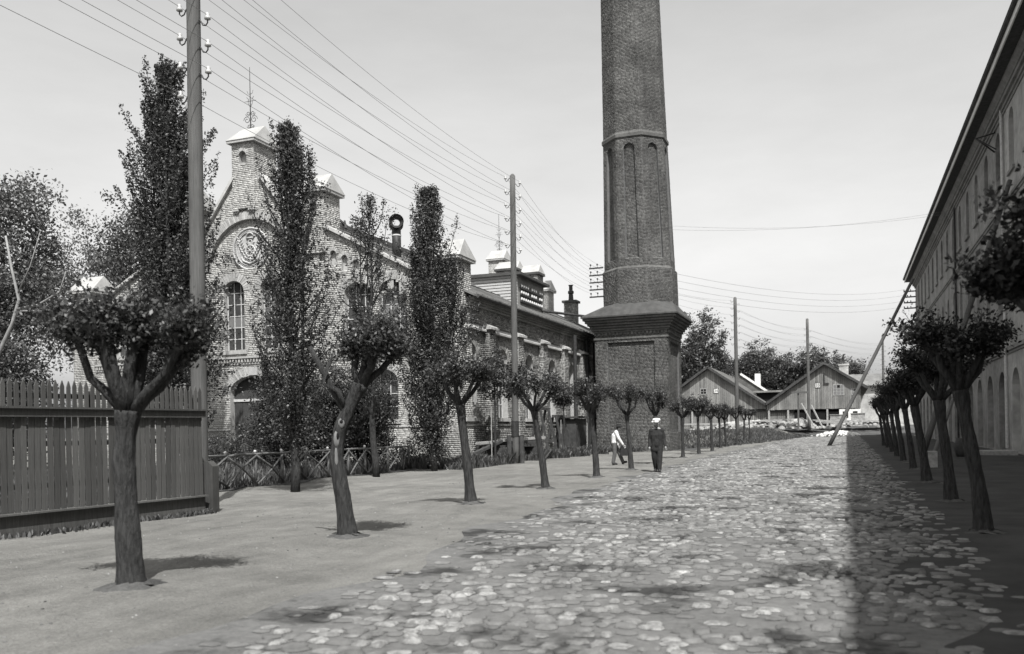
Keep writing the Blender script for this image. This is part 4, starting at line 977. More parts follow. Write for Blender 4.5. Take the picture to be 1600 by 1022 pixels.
P3, w3 = pole(-9.65, 86.0, float(gz(-9.65, 86)), 13.0, .19, 'telegraph pole in front of the right slope of shed 34', [9.2+.68*k for k in range(7)], [8.9+.68*k for k in range(7)])
P4, w4 = pole(-4.3, 116.0, 1.1, 13.5, .21, 'telegraph pole in front of the left slope of shed 35', [9.6+.75*k for k in range(6)], [9.3+.75*k for k in range(6)])
P5, w5 = pole(5.4, 145.0, 1.15, 13.6, .19, 'farthest telegraph pole, behind the leaning pole at the street end', [9.6+.75*k for k in range(6)], [9.3+.75*k for k in range(6)])
def wire(A, B, sag, label, group, r=.006, n=16):
    A, B = Vector(A), Vector(B); mb = MB()
    mb.tube([A.lerp(B, t)-Vector((0, 0, 4*sag*t*(1-t))) for t in np.linspace(0, 1, n)], r, 4, caps=False)
    tag(mb.build('telegraph_wire', M['wire'], origin=A), label, 'wire', group)
TIER = ['lowest', 'second lowest', 'third lowest', 'third highest', 'second highest', 'highest']
for s in (-1, 1):
    for k in range(6):
        tn = TIER[k]+(' left-hand' if s < 0 else ' right-hand')
        wire(w0[s][k], w1[s][k], .22, tn+' wire running forward from the nearest pole above the picket fence', 'wires in front of the nearest pole', .006)
        wire(w1[s][k], w2[s][k], .35+.05*random.random(), tn+' wire from the nearest pole to the pole before the factory', 'wires between the first two poles')
        wire(w3[s][k], w4[s][k], .5, tn+' wire between the poles before sheds 34 and 35', 'wires before the sheds', .009)
        wire(w4[s][k], w5[s][k], .5, tn+' wire from the pole before shed 35 to the farthest pole', 'wires to the farthest pole', .01)
ORD5 = ['topmost', 'second', 'third', 'fourth', 'lowest']
for k in range(10):
    a = w2[1 if k % 2 else -1][min(5, 5-k//2)]; wire(a, CARMS[k], .4, 'wire from the factory side pole to the '+ORD5[k//2]+' chimney arm, '+('outer' if k % 2 else 'inner')+' peg', 'wires to the chimney')
    if k < 7: wire(CARMS[k], w3[-1][6-k], .6, 'wire from the '+ORD5[k//2]+' chimney arm, '+('outer' if k % 2 else 'inner')+' peg, to the pole before shed 34', 'wires from the chimney to the shed pole', .008)
for k in range(4): wire((SCX+2.1, SCY-.8, 11.4-.45*k), MARMS[k], .9, ORD5[k]+' thin wire across the street from chimney to wall arms of the right building', 'wires across the street', .009)
for k in range(2): wire((SCX+1.95, SCY-.6, 14.2+.25*k), (XW-.3, 66+k, 15.7), .5, ('lower', 'upper')[k]+' of two high wires from the chimney to the right building eaves', 'high wires across the street', .007)

# leaning poles
def leaning(name, p, q, r, label):
    mb = MB(); p, q = Vector(p), Vector(q); mb.tube([p.lerp(q, t) for t in np.linspace(0, 1, 10)], list(np.linspace(r, r*.72, 10)), 10, jit=.03, rng=random)
    return tag(mb.build(name, M['pole'], smooth=True, origin=p), label, 'pole')
leaning('leaning_pole', (-1.13, 63.9, -.05), (4.45, 66.0, 11.3), .135, 'long bare pole leaning across the far end of the street towards the right building')
leaning('leaning_pole', (3.15, 43.4, -.05), (7.02, 44.7, 12.2), .14, 'bare pole leaning against the shaded wall of the right building')
leaning('leaning_pole', (2.9, 36.0, -.02), (4.9, 43.0, 4.0), .08, 'short prop slanting between the shaded trees at right')

# ================================================================ trees
RR = Vector((math.cos(YAW), math.sin(YAW), 0)); FF_ = Vector((-math.sin(YAW), math.cos(YAW), 0))
def pollard(x, y, label, group, seed, rad=.105, hf=1.75, lean=(0, 0), stubs=None, shoots=15, per=26, size=.085, mat='leaf', spread=1.0, lift=1.0, extra=None):
    rg = np.random.default_rng(seed); rd = random.Random(seed); zb = float(gz(x, y))
    t = thing('pollard_tree', label, 'tree', (x, y, zb), group)
    path = extra or [(0, 0, -.15), (lean[0]*.3, lean[1]*.3, hf*.35), (lean[0]*.7, lean[1]*.7, hf*.7), (lean[0], lean[1], hf)]
    P = [Vector(p)+Vector((x, y, zb)) for p in path]; pts, rs = [], []
    L = len(P)-1; n = 44
    for i in range(n+1):
        s = i/n*L; k = min(int(s), L-1); f = s-k; pts.append(P[k].lerp(P[k+1], f)); u = i/n
        r = rad*(1.0-.22*u+.75*math.exp(-u*11)+.22*math.exp(-((u-1)/.12)**2)+.05*math.sin(u*17+seed)); rs.append(r)
    mb = MB(); mb.tube(pts, rs, 22, jit=.025, rng=rd, ridge=.075); top = pts[-1]; mb.ball(top-Vector((0, 0, rad*.5)), (rad*.98, rad*.98, rad*.9), 10, 6); mb.build('trunk', M['bark'], t, smooth=True)
    sb = MB(); sb.lathe([(rad*3.3, -.02), (rad*2.7, .006), (rad*2.0, .016), (rad*1.1, .04)], (x, y, 0), 18, caps=False)
    sv = np.array(sb.v); sv[:, :2] += rg.normal(0, .035, (len(sv), 2)); sv[:, 2] += gz(sv[:, 0], sv[:, 1])+rg.uniform(-.006, .006, len(sv)); sb.v = [tuple(p) for p in sv]; sb.build('root_ring', M['garden'], t, smooth=True)  # low ring of darker tone around the trunk foot
    if stubs is None:
        m = rd.randint(5, 7); a0 = rd.uniform(0, 6.28)
        stubs = [(math.cos(a0+i*6.28/m+rd.uniform(-.3, .3))*rd.uniform(.25, .46)*spread, math.sin(a0+i*6.28/m+rd.uniform(-.3, .3))*rd.uniform(.25, .46)*spread, rd.uniform(.45, .78)*lift, rad*rd.uniform(.36, .5)) for i in range(m)]
    LP = []
    for (dx, dy, dz, r) in stubs:
        e = top+Vector((dx, dy, dz)); md_ = top+Vector((dx*.55+rd.uniform(-.05, .05), dy*.55+rd.uniform(-.05, .05), dz*.38))
        mb = MB(); q = [top-Vector((0, 0, rad*.6)), top.lerp(md_, .6), md_, md_.lerp(e, .55)+Vector((rd.uniform(-.04, .04), rd.uniform(-.04, .04), 0)), e]
        mb.tube(q, [r*1.25, r*1.1, r, r*.95, r*1.05], 11, jit=.05, rng=rd, ridge=.1); mb.ball(e, r*1.2, 8, 5); mb.build('branch', M['bark'], t, smooth=True)
        out = Vector((dx, dy, 0)); out = out.normalized() if out.length > .01 else Vector((1, 0, 0))
        tw = MB()
        for k in range(shoots):
            st = q[3].lerp(e, rd.uniform(-.1, 1.1)); d = (out*rd.uniform(-.35, 1.0)+Vector((rd.gauss(0, .5), rd.gauss(0, .5), rd.uniform(.1, 1.0)))).normalized(); ln = rd.uniform(.12, .5)
            en = st+d*ln; tw.tube([st, en], [.007, .003], 3, caps=False)
            s = rg.random(per)**.7; LP.append(np.array(st)[None]+np.array(d*ln)[None]*s[:, None]+rg.normal(0, .05, (per, 3)))
        tw.build('twigs', M['bark'], t, kind='stuff')
    foliage('crown', np.concatenate(LP), size, M[mat], t, rg, .4, .55)
    return t
# first tree: thick trunk forking like a goblet, one heavy limb reaching right
x, y = LTREES[0]
def cr_(a, d, z): v = RR*a+FF_*d; return (v.x, v.y, z)
t1 = pollard(x, y, 'stoutest pollard tree, before the picket fence, with a heavy limb reaching right', 'pollard trees along the left walk', 3, rad=.115, hf=1.72,
    extra=[(0, 0, -.15), cr_(-.03, 0, .6), cr_(-.05, 0, 1.2), cr_(0, 0, 1.72)],
    stubs=[cr_(-.38, .1, .82)+(.075,), cr_(-.14, -.2, .88)+(.07,), cr_(.1, .15, .86)+(.07,), cr_(.14, -.12, .88)+(.06,), cr_(.58, .05, .62)+(.065,), cr_(.72, -.1, .84)+(.045,), cr_(-.55, -.05, .86)+(.04,)], shoots=34, per=38, size=.056)
x, y = LTREES[1]
t2 = pollard(x, y, 'crooked pollard tree with two knotholes and a pale bark scar before the rustic fence', 'pollard trees along the left walk', 9, rad=.104, hf=2.0,
    extra=[(0, 0, -.15), cr_(-.08, 0, .55), cr_(-.16, 0, 1.1), cr_(-.1, 0, 1.5), cr_(.06, 0, 1.85), cr_(.2, 0, 2.12)],
    stubs=[cr_(-.1, -.05, .5)+(.05,), cr_(.12, .1, .72)+(.05,), cr_(.3, -.1, .66)+(.05,), cr_(.46, .1, .5)+(.045,), cr_(.2, -.25, .6)+(.04,), cr_(.05, .3, .62)+(.04,)], shoots=34, per=38, size=.056)
mb = MB(); b0 = Vector((x, y, 0)); mb.tube([b0+Vector(cr_(0, 0, 1.75)), b0+Vector(cr_(-.12, 0, 2.0)), b0+Vector(cr_(-.3, -.05, 2.35)), b0+Vector(cr_(-.48, -.1, 2.72))], [.06, .05, .04, .035], 8, jit=.1, rng=random); mb.build('bare_limb', M['bark'], t2, smooth=True)
mb = MB(); mb.tube([b0+Vector(cr_(.0, 0, 1.8)), b0+Vector(cr_(-.1, -.1, 2.1)), b0+Vector(cr_(-.3, -.15, 2.2)), b0+Vector(cr_(-.16, -.12, 2.6))], [.045, .04, .03, .015], 7, jit=.1, rng=random); mb.build('bare_limb', M['bark'], t2, smooth=True)
for (a, z, w_, h_, mt, dp, nm) in ((-.06, 1.64, .05, .075, 'scar', .024, 'bark_scar'), (-.055, 1.66, .026, .03, 'void', .022, 'knothole'), (-.13, 1.42, .045, .12, 'scar', .022, 'bark_scar'), (-.11, 1.46, .02, .055, 'void', .022, 'knothole'), (-.14, 1.12, .028, .2, 'scar', .022, 'bark_scar')):
    mb = MB(); dd = .08 if mt == 'scar' else .092; v = b0+RR*a-FF_*dd; mb.frame((v.x, v.y, z), RR, UZ, -FF_); mb.add(*_ball((0, 0, 0), (w_, h_, dp), 10, 6)); mb.build(nm, M[mt], t2, smooth=True)
ords = ['third', 'fourth', 'fifth', 'sixth', 'seventh', 'eighth', 'ninth', 'tenth', 'eleventh', 'twelfth', 'thirteenth', 'fourteenth', 'fifteenth']
for i, (x, y) in enumerate(LTREES[2:]):
    sp = (.95, 1.1, 1.0, 1.0, .85, .9, .9)[i % 7]
    pollard(x, y, f'{ords[i]} pollard tree from the picket fence in the row along the left walk', 'pollard trees along the left walk', 20+i, rad=(.092, .084, .09, .08, .085, .075, .078)[i % 7]*(1 if i < 7 else .9), hf=1.85+.1*random.random(), lean=(-.25+.1*random.random() if i < 3 else random.uniform(-.15, .1), random.uniform(-.1, .1)),
        shoots=28 if y < 32 else 16, per=38 if y < 32 else 24, size=.06 if y < 32 else .085, spread=sp*1.1, lift=1.05)
for i, (x, y) in enumerate(RTREES):
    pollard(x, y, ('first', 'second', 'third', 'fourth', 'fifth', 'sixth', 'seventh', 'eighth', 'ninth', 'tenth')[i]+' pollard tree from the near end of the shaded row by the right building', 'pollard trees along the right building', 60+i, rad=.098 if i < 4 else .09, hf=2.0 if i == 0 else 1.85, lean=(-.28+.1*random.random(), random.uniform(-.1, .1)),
        shoots=(36 if i == 0 else 26) if i < 5 else 16, per=40 if i < 5 else 26, size=.06, mat='leaf_shade', spread=1.5 if i == 0 else 1.12, lift=1.15 if i == 0 else 1.1)

def poplar(x, y, H, rmax, z0, label, seed, nb=70, per=90, size=.11, mat='poplar', trunk=.11, bend=0.0, base_r=.35, cat='tree', gaps=0.0, peak=.35, lead=2):
    rg = np.random.default_rng(seed); zb = float(gz(x, y)); t = thing('poplar_tree', label, cat, (x, y, zb), 'poplars')
    mb = MB(); n = 14; cx = lambda z: x+bend*math.sin(z*.6+seed)*.5+.04*math.sin(z*2+seed); cy = lambda z: y+.05*math.sin(z*1.7+seed)
    mb.tube([(cx(z), cy(z), z) for z in np.linspace(zb-.1, H*.93, n)], list(trunk*np.linspace(1.15, .12, n)), 9, jit=.06, rng=random); mb.build('trunk', M['bark'], t, smooth=True)
    ldr = [(0, 0, 1.0)]+[(rg.uniform(-.42, .42)*rmax, rg.uniform(-.42, .42)*rmax, rg.uniform(.72, .97)) for _ in range(lead)]
    for lx, ly, lh in ldr[1:]:
        mb = MB(); mb.tube([(cx(z0), cy(z0), z0+.2), (cx(H*.35)+lx*.7, cy(H*.35)+ly*.7, H*.35), (cx(H*.6)+lx, cy(H*.6)+ly, H*.6), (cx(H)+lx, cy(H)+ly, H*lh)], [trunk*.6, trunk*.45, trunk*.3, .01], 6); mb.build('leader', M['bark'], t)
    prof = lambda u: rmax*(base_r+(1-base_r)*min(1, u/peak) if u < peak else 1-.9*((u-peak)/(1-peak))**1.15)
    LP = []; br = MB()
    for b in range(nb):
        lx, ly, lh = ldr[rg.integers(len(ldr))] if b % 3 else ldr[0]; HH = H*lh
        u = ((b+rg.random())/nb)**.92; zs = z0+(HH-z0)*u*.97; a = b*2.4+rg.uniform(-.7, .7); q = min(1, u/.35); ox, oy = lx*q, ly*q
        r = prof(u)*rg.uniform(.3, 1.2)*(.75 if b % 3 else 1); ln = min(rg.uniform(.6, 1.7)*(.5+.1*H), (HH-zs)*1.1+.3); r *= .55+.45*min(1, ln)
        p0 = np.array((cx(zs)+ox, cy(zs)+oy, zs)); d = np.array((math.cos(a), math.sin(a), 0)); m = int(per*rg.uniform(.35, 1.4)*(.45+.55*min(1, ln)))
        if rg.random() < gaps: continue
        s = rg.random(m)**.75; arc = p0[None]+d[None]*(r*np.sqrt(s))[:, None]+np.array((0, 0, 1))[None]*(ln*s)[:, None]
        LP.append(arc+rg.normal(0, 1, (m, 3))*np.array((.12, .12, .15))*(.35+.9*(1-s[:, None]))*(.5+rmax*.3))
        if b % 2 == 0: br.tube([Vector(p0), Vector(p0+d*r*.7+np.array((0, 0, ln*.45))), Vector(p0+d*r*.95+np.array((0, 0, ln*.85)))], [.028, .016, .006], 4, caps=False)
    br.build('branches', M['bark'], t, kind='stuff')
    foliage('crown', np.concatenate(LP), size, M[mat], t, rg, .2, .55); return t
poplar(-13.6, 19.7, 9.3, 1.5, .8, 'slender poplar hiding the right half of the factory gable, trunk rising by the rustic fence', 101, nb=270, per=150, size=.075, base_r=.55, peak=.3, gaps=.08)
poplar(-15.0, 26.4, 9.2, 1.6, 1.6, 'thin ragged poplar with two open tops before the right wing of the gable', 102, nb=120, per=110, size=.08, gaps=.2, base_r=.5, peak=.4)
poplar(-14.45, 29.85, 10.2, 1.75, .3, 'dense dark column-shaped poplar at the corner of the factory hall', 103, nb=330, per=210, size=.085, base_r=.32, peak=.42)
poplar(-26.3, 29.5, 16.6, 1.85, 1.0, 'tallest poplar, broad and feathery, behind the nearest telegraph pole', 104, nb=430, per=190, size=.12, base_r=.95, trunk=.22, peak=.75, lead=5)
def broad(name, x, y, H, rx, rz, label, seed, ncl=160, per=60, cr=.4, size=.14, mat='leaf', trunk=.18, cat='tree', group=None, zc=None, inner=.4, limbs=6, up=.35):
    rg = np.random.default_rng(seed); rd = random.Random(seed); zb = float(gz(x, y)); t = thing(name, label, cat, (x, y, zb), group)
    zc = zc if zc is not None else H-rz
    P, C = clump_points(rg, (x, y, zc), (rx, rx, rz), ncl, per, cr, inner); P = P[P[:, 2] > zb+.05]
    mb = MB(); th = max(.3, zc-rz*.55); mb.tube([(x, y, zb-.1), (x+.03, y, zb+(th-zb)*.5), (x-.02, y, th), (x, y, zc+rz*.3)], [trunk*1.25, trunk, trunk*.8, trunk*.35], 9, jit=.06, rng=rd); mb.build('trunk', M['bark'], t, smooth=True)
    for k in range(limbs):
        c = Vector(C[rd.randrange(len(C))]); b = Vector((x, y, th+(zc-th)*rd.uniform(-.2, .8))); mb = MB(); mb.tube([b, b.lerp(c, .5)+Vector((0, 0, .15*rx)), c], [trunk*.4, trunk*.28, trunk*.1], 6, jit=.08, rng=rd); mb.build('limb', M['bark'], t, smooth=True)
    foliage('crown', P, size, M[mat], t, rg, up, .55); return t
broad('leafy_tree', -35.2, 29, 13.6, 2.5, 4.2, 'broad pale leafy tree at the left edge, taller than the factory turret beside it', 201, ncl=330, per=70, cr=.42, size=.17, mat='leafp', zc=9.2)
broad('leafy_tree', -32.4, 26.5, 6.2, 1.7, 2.9, 'low bushy tree behind the picket fence before the left turret', 202, ncl=230, per=70, cr=.36, size=.15, mat='leaf', zc=3.4)
broad('leafy_tree', -41.5, 45, 17.3, 3.6, 4.5, 'dark round tree rising behind the left wing of the factory', 203, ncl=240, per=70, cr=.5, size=.2, mat='leaf', zc=12.2)
broad('leafy_tree', -47.5, 46, 15.5, 4.5, 5.0, 'pale round tree farthest left behind the factory turret', 204, ncl=260, per=70, cr=.55, size=.2, mat='leafp', zc=10.5)
broad('leafy_tree', -27.0, 30.5, 11.0, 2.0, 4.6, 'dark drooping tree hugging the left of the gable behind the nearest pole', 205, ncl=230, per=70, cr=.34, size=.14, mat='leaf', zc=6.3)
broad('yew_bush', -20.0, 29.6, 4.2, 2.05, 2.0, 'large dark conifer bush half covering the factory door', 206, ncl=700, per=90, cr=.22, size=.09, mat='conifer', zc=2.1, cat='bush', trunk=.08, inner=.2)
broad('yew_bush', -17.9, 30.2, 3.9, 1.5, 1.9, 'smaller conifer bush right of the door, behind the crooked tree', 207, ncl=400, per=90, cr=.2, size=.09, mat='conifer', zc=1.95, cat='bush', trunk=.07, inner=.2)
broad('garden_bush', -22.3, 27.5, 1.7, 1.1, .8, 'low rounded bush at the left foot of the door', 208, ncl=90, per=60, cr=.2, size=.08, mat='leaf', zc=.8, cat='bush', trunk=.04)
broad('garden_bush', -16.6, 33.0, 1.1, 1.4, .55, 'ragged low shrub beside the end of the rustic fence', 209, ncl=80, per=60, cr=.22, size=.08, mat='leaf', zc=.5, cat='bush', trunk=.03)
def sapling(x, y, H, r, label, seed):
    rg = np.random.default_rng(seed); t = thing('young_tree', label, 'tree', (x, y, 0), 'young trees by the factory wall')
    mb = MB(); mb.tube([(x, y, -.1), (x+.04, y, H*.5), (x, y, H*.95)], [.05, .04, .015], 7); mb.build('trunk', M['bark'], t)
    mb = MB(); mb.tube([(x-.15, y-.05, -.1), (x-.13, y-.05, H*.52)], .022, 6); mb.build('stake', M['timber'], t)
    P, C = clump_points(rg, (x, y, H-r*1.05), (r, r, r*1.1), 60, 42, .17, .25); foliage('crown', P, .13, M['leaf'], t, rg, .4, .6)
sapling(-14.95, 37.3, 5.0, .95, 'staked young tree with a bushy crown before the factory side wall', 301)
sapling(-14.4, 38.6, 4.5, .7, 'staked young tree half hidden behind the side-wall telegraph pole', 302)
sapling(-14.9, 47.6, 3.9, .5, 'thin staked sapling between the pole and the chimney', 303)
sapling(-14.2, 50.5, 3.5, .4, 'smallest staked sapling, close beside the chimney pedestal', 304)
bt = thing('bare_tree', 'pale bare crooked branch rising behind the picket fence at the far left', 'tree', (-17.4, 14, 0))
for pts, r in (([(-17.6, 14, -.1), (-17.5, 14, 1.5), (-17.3, 14, 3.2), (-16.75, 14, 4.0), (-16.55, 14, 4.5), (-16.75, 14, 5.2), (-16.9, 14, 5.9)], .06), ([(-16.6, 14, 4.3), (-16.0, 14, 4.35), (-15.5, 14.1, 4.6), (-15.2, 14, 5.0)], .03), ([(-16.5, 14, 4.25), (-15.9, 13.9, 4.2), (-15.4, 14, 4.45)], .022), ([(-16.6, 14, 4.6), (-16.2, 14, 5.2), (-15.9, 14, 5.9)], .02)):
    mb = MB(); mb.tube(pts, list(np.linspace(r, r*.35, len(pts))), 7, jit=.08, rng=random); mb.build('limb', M['bareb'], bt, smooth=True)
# trees beyond the sheds
far = [(-22.3, 150, 20, 3.6, 7.5, 'tallest dark tree beyond the sheds, directly right of the chimney'), (-26.5, 152, 15.5, 3.2, 6, 'dark tree half hidden by the chimney beyond shed 34'),
       (-20.5, 172, 14.6, 4.5, 5, 'round tree beyond the ridge of shed 34'), (-15.5, 172, 16.6, 3.8, 5, 'high rounded tree beyond the pole at shed 34'), (-11.8, 176, 15.0, 3.6, 5, 'dense tree beyond the gap between the sheds'),
       (-8.6, 178, 13.6, 3.5, 5, 'lower tree beyond the valley of the sheds'), (-5.6, 176, 15.6, 3.6, 5.2, 'round tree beyond the pole at shed 35'), (-2.2, 178, 14.0, 3.8, 5, 'tree peeping over the ridge of shed 35'), (1.2, 182, 13.4, 3.2, 4.6, 'farthest right tree beyond the tall house chimney'), (-30, 170, 14, 5, 5, 'tree hidden behind the chimney pedestal')]
for i, (x, y, H, rx, rz, lb) in enumerate(far):
    broad('far_tree', x, y, H, rx, rz, lb, 400+i, ncl=380 if i < 2 else 260, per=46, cr=.5, size=.36, mat='farleaf', trunk=.3, group='trees beyond the sheds', zc=H-rz, limbs=3)

# ================================================================ timber yard at the street end
def log(p, q, a, b, label, group, cat='plank', mat='timber', rnd=False):
    mb = MB()
    if rnd: mb.tube([p, q], [a, a*.9], 9)
    else: mb.beam(p, q, a, b)
    return tag(mb.build('timber_log' if rnd else 'timber_plank', M[mat]), label, cat, group)
G = 'loose timber in the yard before the sheds'; zg = 1.2
for i, (p, q) in enumerate((((-17.5, 118, zg+.5), (-7.0, 116.5, zg+.95)), ((-15.5, 119, zg+.35), (-6.2, 118.0, zg+1.0)), ((-14, 117, zg+.25), (-8.5, 116.6, zg+.3)), ((-11, 119.5, zg+.9), (-5.2, 118.6, zg+1.05)), ((-19, 119, zg+.3), (-12, 118.2, zg+.3)))):
    log(p, q, .32, .14, ('long plank rising to the right over the rubble', 'steeper plank behind it on the rubble', 'short low plank before the rubble', 'upper plank by the cross post', 'leftmost low plank')[i]+' before sheds 34 and 35', G)
for i, (p, q) in enumerate((((-3.6, 118, zg+.65), (1.8, 118.5, zg+.7)), ((-3.0, 117.2, zg+.45), (2.6, 117, zg+.5)), ((-4.0, 119, zg+.85), (.2, 119.2, zg+.6)), ((-3.3, 116.8, zg+.9), (-1.0, 116.4, zg+.25)), ((2.0, 117.6, zg+.55), (6.0, 118, zg+.6)))):
    log(p, q, .3, .13, ('long upper plank', 'long lower front plank', 'rear plank sloping down', 'short plank tipped to the ground', 'plank farthest right')[i]+' in the stack right of the pole before shed 35', 'planks before shed 35')
log((-5.1, 114.2, 4.1), (-3.6, 113.6, 1.15), .2, .12, 'pale prop board leaning on the left of the pole before shed 35', 'prop boards'); log((-3.95, 114.6, 3.85), (-2.7, 114.0, 1.15), .2, .12, 'pale prop board leaning on the right of the pole before shed 35', 'prop boards')
cp = thing('cross_post', 'thin post with a short crossarm standing before shed 35', 'post', (-5.5, 114.5, 1.0))
mb = MB(); mb.beam((-5.5, 114.5, .9), (-5.45, 114.5, 5.95), .2); mb.build('post', M['pole'], cp); mb = MB(); mb.beam((-6.3, 114.38, 5.5), (-4.3, 114.38, 5.45), .22, .24); mb.build('crossarm', M['pole'], cp)
def heap(name, label, c, rx, ry, hh, n, s, mat, seed):
    rg = np.random.default_rng(seed); VV, FF = [], []
    for k in range(n):
        u, v = rg.normal(0, .42, 2); q = max(0, 1-u*u-v*v); a = s*rg.uniform(.5, 1.3); A = rg.uniform(0, 6.28); sh = SH[k % 14]*np.array((a, a*.8, a*.8)); ca, sa = math.cos(A), math.sin(A)
        sh = np.stack([sh[:, 0]*ca-sh[:, 1]*sa, sh[:, 0]*sa+sh[:, 1]*ca, sh[:, 2]], 1); VV.append(sh+np.array((c[0]+u*rx, c[1]+v*ry, c[2]+hh*q*rg.uniform(.6, 1)-a*.3))); FF.append(SQ+32*k)
    o = put(name, npmesh(name, np.concatenate(VV)-np.array(c), F=np.concatenate(FF)), M[mat], loc=c, kind='stuff'); return tag(o, label)
heap('rubble_heap', 'long heap of broken stone and offcuts before the sheds', (-11, 117.6, 1.1), 7.5, 1.2, 1.0, 260, .32, 'rubble', 7)
heap('rubble_heap', 'low heap of broken stone right of the cross post', (-5.6, 117.5, 1.1), 2.0, 1.0, 1.1, 110, .4, 'rubble', 8)
heap('rubble_heap', 'scattered stone rubble before the brick stacks', (2.2, 118.5, 1.1), 5.0, 1.0, .7, 150, .3, 'rubble', 9)
heap('gravel_heap', 'bright white heap of crushed stone at the end of the street', (-.9, 113.3, .1), 2.6, .9, .55, 240, .2, 'chalk', 10)
def brick_stack(x, y, w_, h_, label):
    t = thing('brick_stack', label, 'bricks', (x, y, 1.15), 'brick stacks before shed 35'); k = 0; z = 1.15
    while z < 1.15+h_:
        mb = MB(); mb.box(x-w_/2+random.uniform(-.03, .03), x+w_/2+random.uniform(-.03, .03), y-.5, y+.5, z, z+.11); mb.build('brick_layer', M['rubble'], t); z += .125
    mb = MB(); mb.box(x-w_/2-.08, x+w_/2+.08, y-.6, y+.6, z, z+.07); mb.build('cover_board', M['timber'], t)
brick_stack(-.9, 122, 2.0, 1.5, 'block of stacked bricks before the dark bay of shed 35'); brick_stack(1.45, 122, 1.7, 1.6, 'block of stacked bricks at the right corner of shed 35')
# timber by the factory wall
G = 'planks stacked by the factory side wall'
for i, (p, q) in enumerate((((-15.9, 37.6, .75), (-14.4, 41.6, .95)), ((-15.6, 37.4, .72), (-14.1, 41.4, .78)), ((-15.75, 37.2, .92), (-14.6, 40.6, 1.05)), ((-15.4, 38.2, .9), (-13.9, 42.4, .92)), ((-15.2, 38.4, 1.02), (-14.2, 42.0, 1.1)), ((-15.9, 36.4, .35), (-15.0, 38.2, 1.0)))):
    log(p, q, .24, .12, ('longest dark plank', 'dark plank nearest the street', 'pale plank on top', 'dark plank farthest along', 'pale upper plank beside the pole', 'slanting prop plank')[i]+' in the pile by the factory side wall', G, mat='timber' if i in (2, 4) else 'darkwood')
for yy, bl in ((38.2, 'nearer'), (40.8, 'farther')): tag(MB().box(-15.7, -13.9, yy-.1, yy+.1, 0, .68).build('plank_bearer', M['darkwood']), bl+' dark bearer block under the plank pile by the factory wall', 'timber', 'bearers under the plank pile')
def trestle(x, y, H, label):
    t = thing('trestle', label, 'trestle', (x, y, 0), 'trestles by the factory wall')
    for s in (-1, 1):
        for d in (-1, 1): mb = MB(); mb.beam((x+d*.6, y+s*.7, -.05), (x+d*.08, y+s*.7, H), .1, .12); mb.build('leg', M['darkwood'], t)
    mb = MB(); mb.beam((x, y-.95, H+.03), (x, y+.95, H+.03), .16, .14); mb.build('beam', M['darkwood'], t)
trestle(-15.3, 45.2, 2.6, 'dark A-frame trestle standing against the factory side wall'); trestle(-15.2, 47.6, 2.2, 'lower dark trestle nearer the chimney pedestal')
bx = thing('tool_hut', 'small dark board hut squeezed between factory wall and chimney pedestal', 'hut', (-15.5, 51.5, 0))
mb = MB(); mb.box(-16.1, -15.0, 50.4, 52.6, 0, 2.1); mb.build('wall', M['darkwood'], bx); mb = MB(); mb.beam((-15.55, 50.2, 2.2), (-15.55, 52.8, 2.2), 1.4, .1); mb.build('roof', M['roofdark'], bx)
# small things in the shade at right
tag(MB().box(2.3, 2.75, 31.6, 32.1, -.02, .55).build('stone_block', M['rubble']), 'squared pale stone block among the shaded trees', 'stone')
mb = MB(); mb.lathe([(.26, 0), (.33, .25), (.35, .4), (.33, .55), (.27, .8)], (4.6, 41.5, 0), 14); tag(mb.build('barrel', M['darkwood'], smooth=True), 'dark barrel near the foot of the leaning pole by the right wall', 'barrel')
tag(MB().prism([(5.6, 43.2), (6.9, 43.2), (6.9, 45.6), (5.6, 45.6)], -.02, .18).build('stone_slab', M['rubble']), 'low stone slab lying at the foot of the arcade', 'stone')

# ================================================================ people
def remesh(mb, name, mat, parent, vox=.012, it=3):
    me = bpy.data.meshes.new(name); me.from_pydata(mb.v, [], mb.f); o = bpy.data.objects.new(name, me); COL.objects.link(o)
    m = o.modifiers.new('r', 'REMESH'); m.mode = 'VOXEL'; m.voxel_size = vox; s = o.modifiers.new('s', 'SMOOTH'); s.iterations = it; s.factor = .5
    bpy.context.view_layer.update(); out = bpy.data.meshes.new_from_object(o.evaluated_get(bpy.context.evaluated_depsgraph_get())); bpy.data.objects.remove(o)
    out.materials.clear(); out.materials.append(mat)
    p = bpy.data.objects.new(name, out); COL.objects.link(p); p.parent = parent; out.polygons.foreach_set("use_smooth", np.ones(len(out.polygons), bool)); return p
def limb(mb, pts, rad, n=10):
    P, Rr = [], []
    for i in range(len(pts)-1):
        a, b = Vector(pts[i]), Vector(pts[i+1])
        for k in range(4): P.append(a.lerp(b, k/4)); Rr.append(rad[i]+(rad[i+1]-rad[i])*k/4)
    P.append(Vector(pts[-1])); Rr.append(rad[-1]); mb.tube(P, Rr, n)
    for p, r in zip(pts, rad): mb.ball(p, r, 10, 6)
def hand(mb, w_, d, side, curl=.5):
    """palm, four fingers of unequal length and a thumb, hanging along d"""
    w_, d = Vector(w_), Vector(d).normalized(); s = Vector((0, -1, 0)); s = (s-d*s.dot(d)).normalized(); n = d.cross(s)*side
    c = w_+d*.05; limb(mb, [w_, c+s*.012], [.026, .034]); mb.ball(c+d*.02, (.026, .04, .045), 10, 6)
    for k, ln in enumerate((.062, .074, .07, .054)):
        o = c+d*.05+s*(.034-.022*k); a = o+d*ln*.5-n*.008*curl; b = a+d*ln*.5*(1-.4*curl)-n*ln*.45*curl; limb(mb, [o-d*.02, a, b], [.0115, .0105, .009], 7)
    o = c+s*.035; limb(mb, [o, o+s*.025+d*.025, o+s*.025+d*.055], [.014, .012, .01], 7)
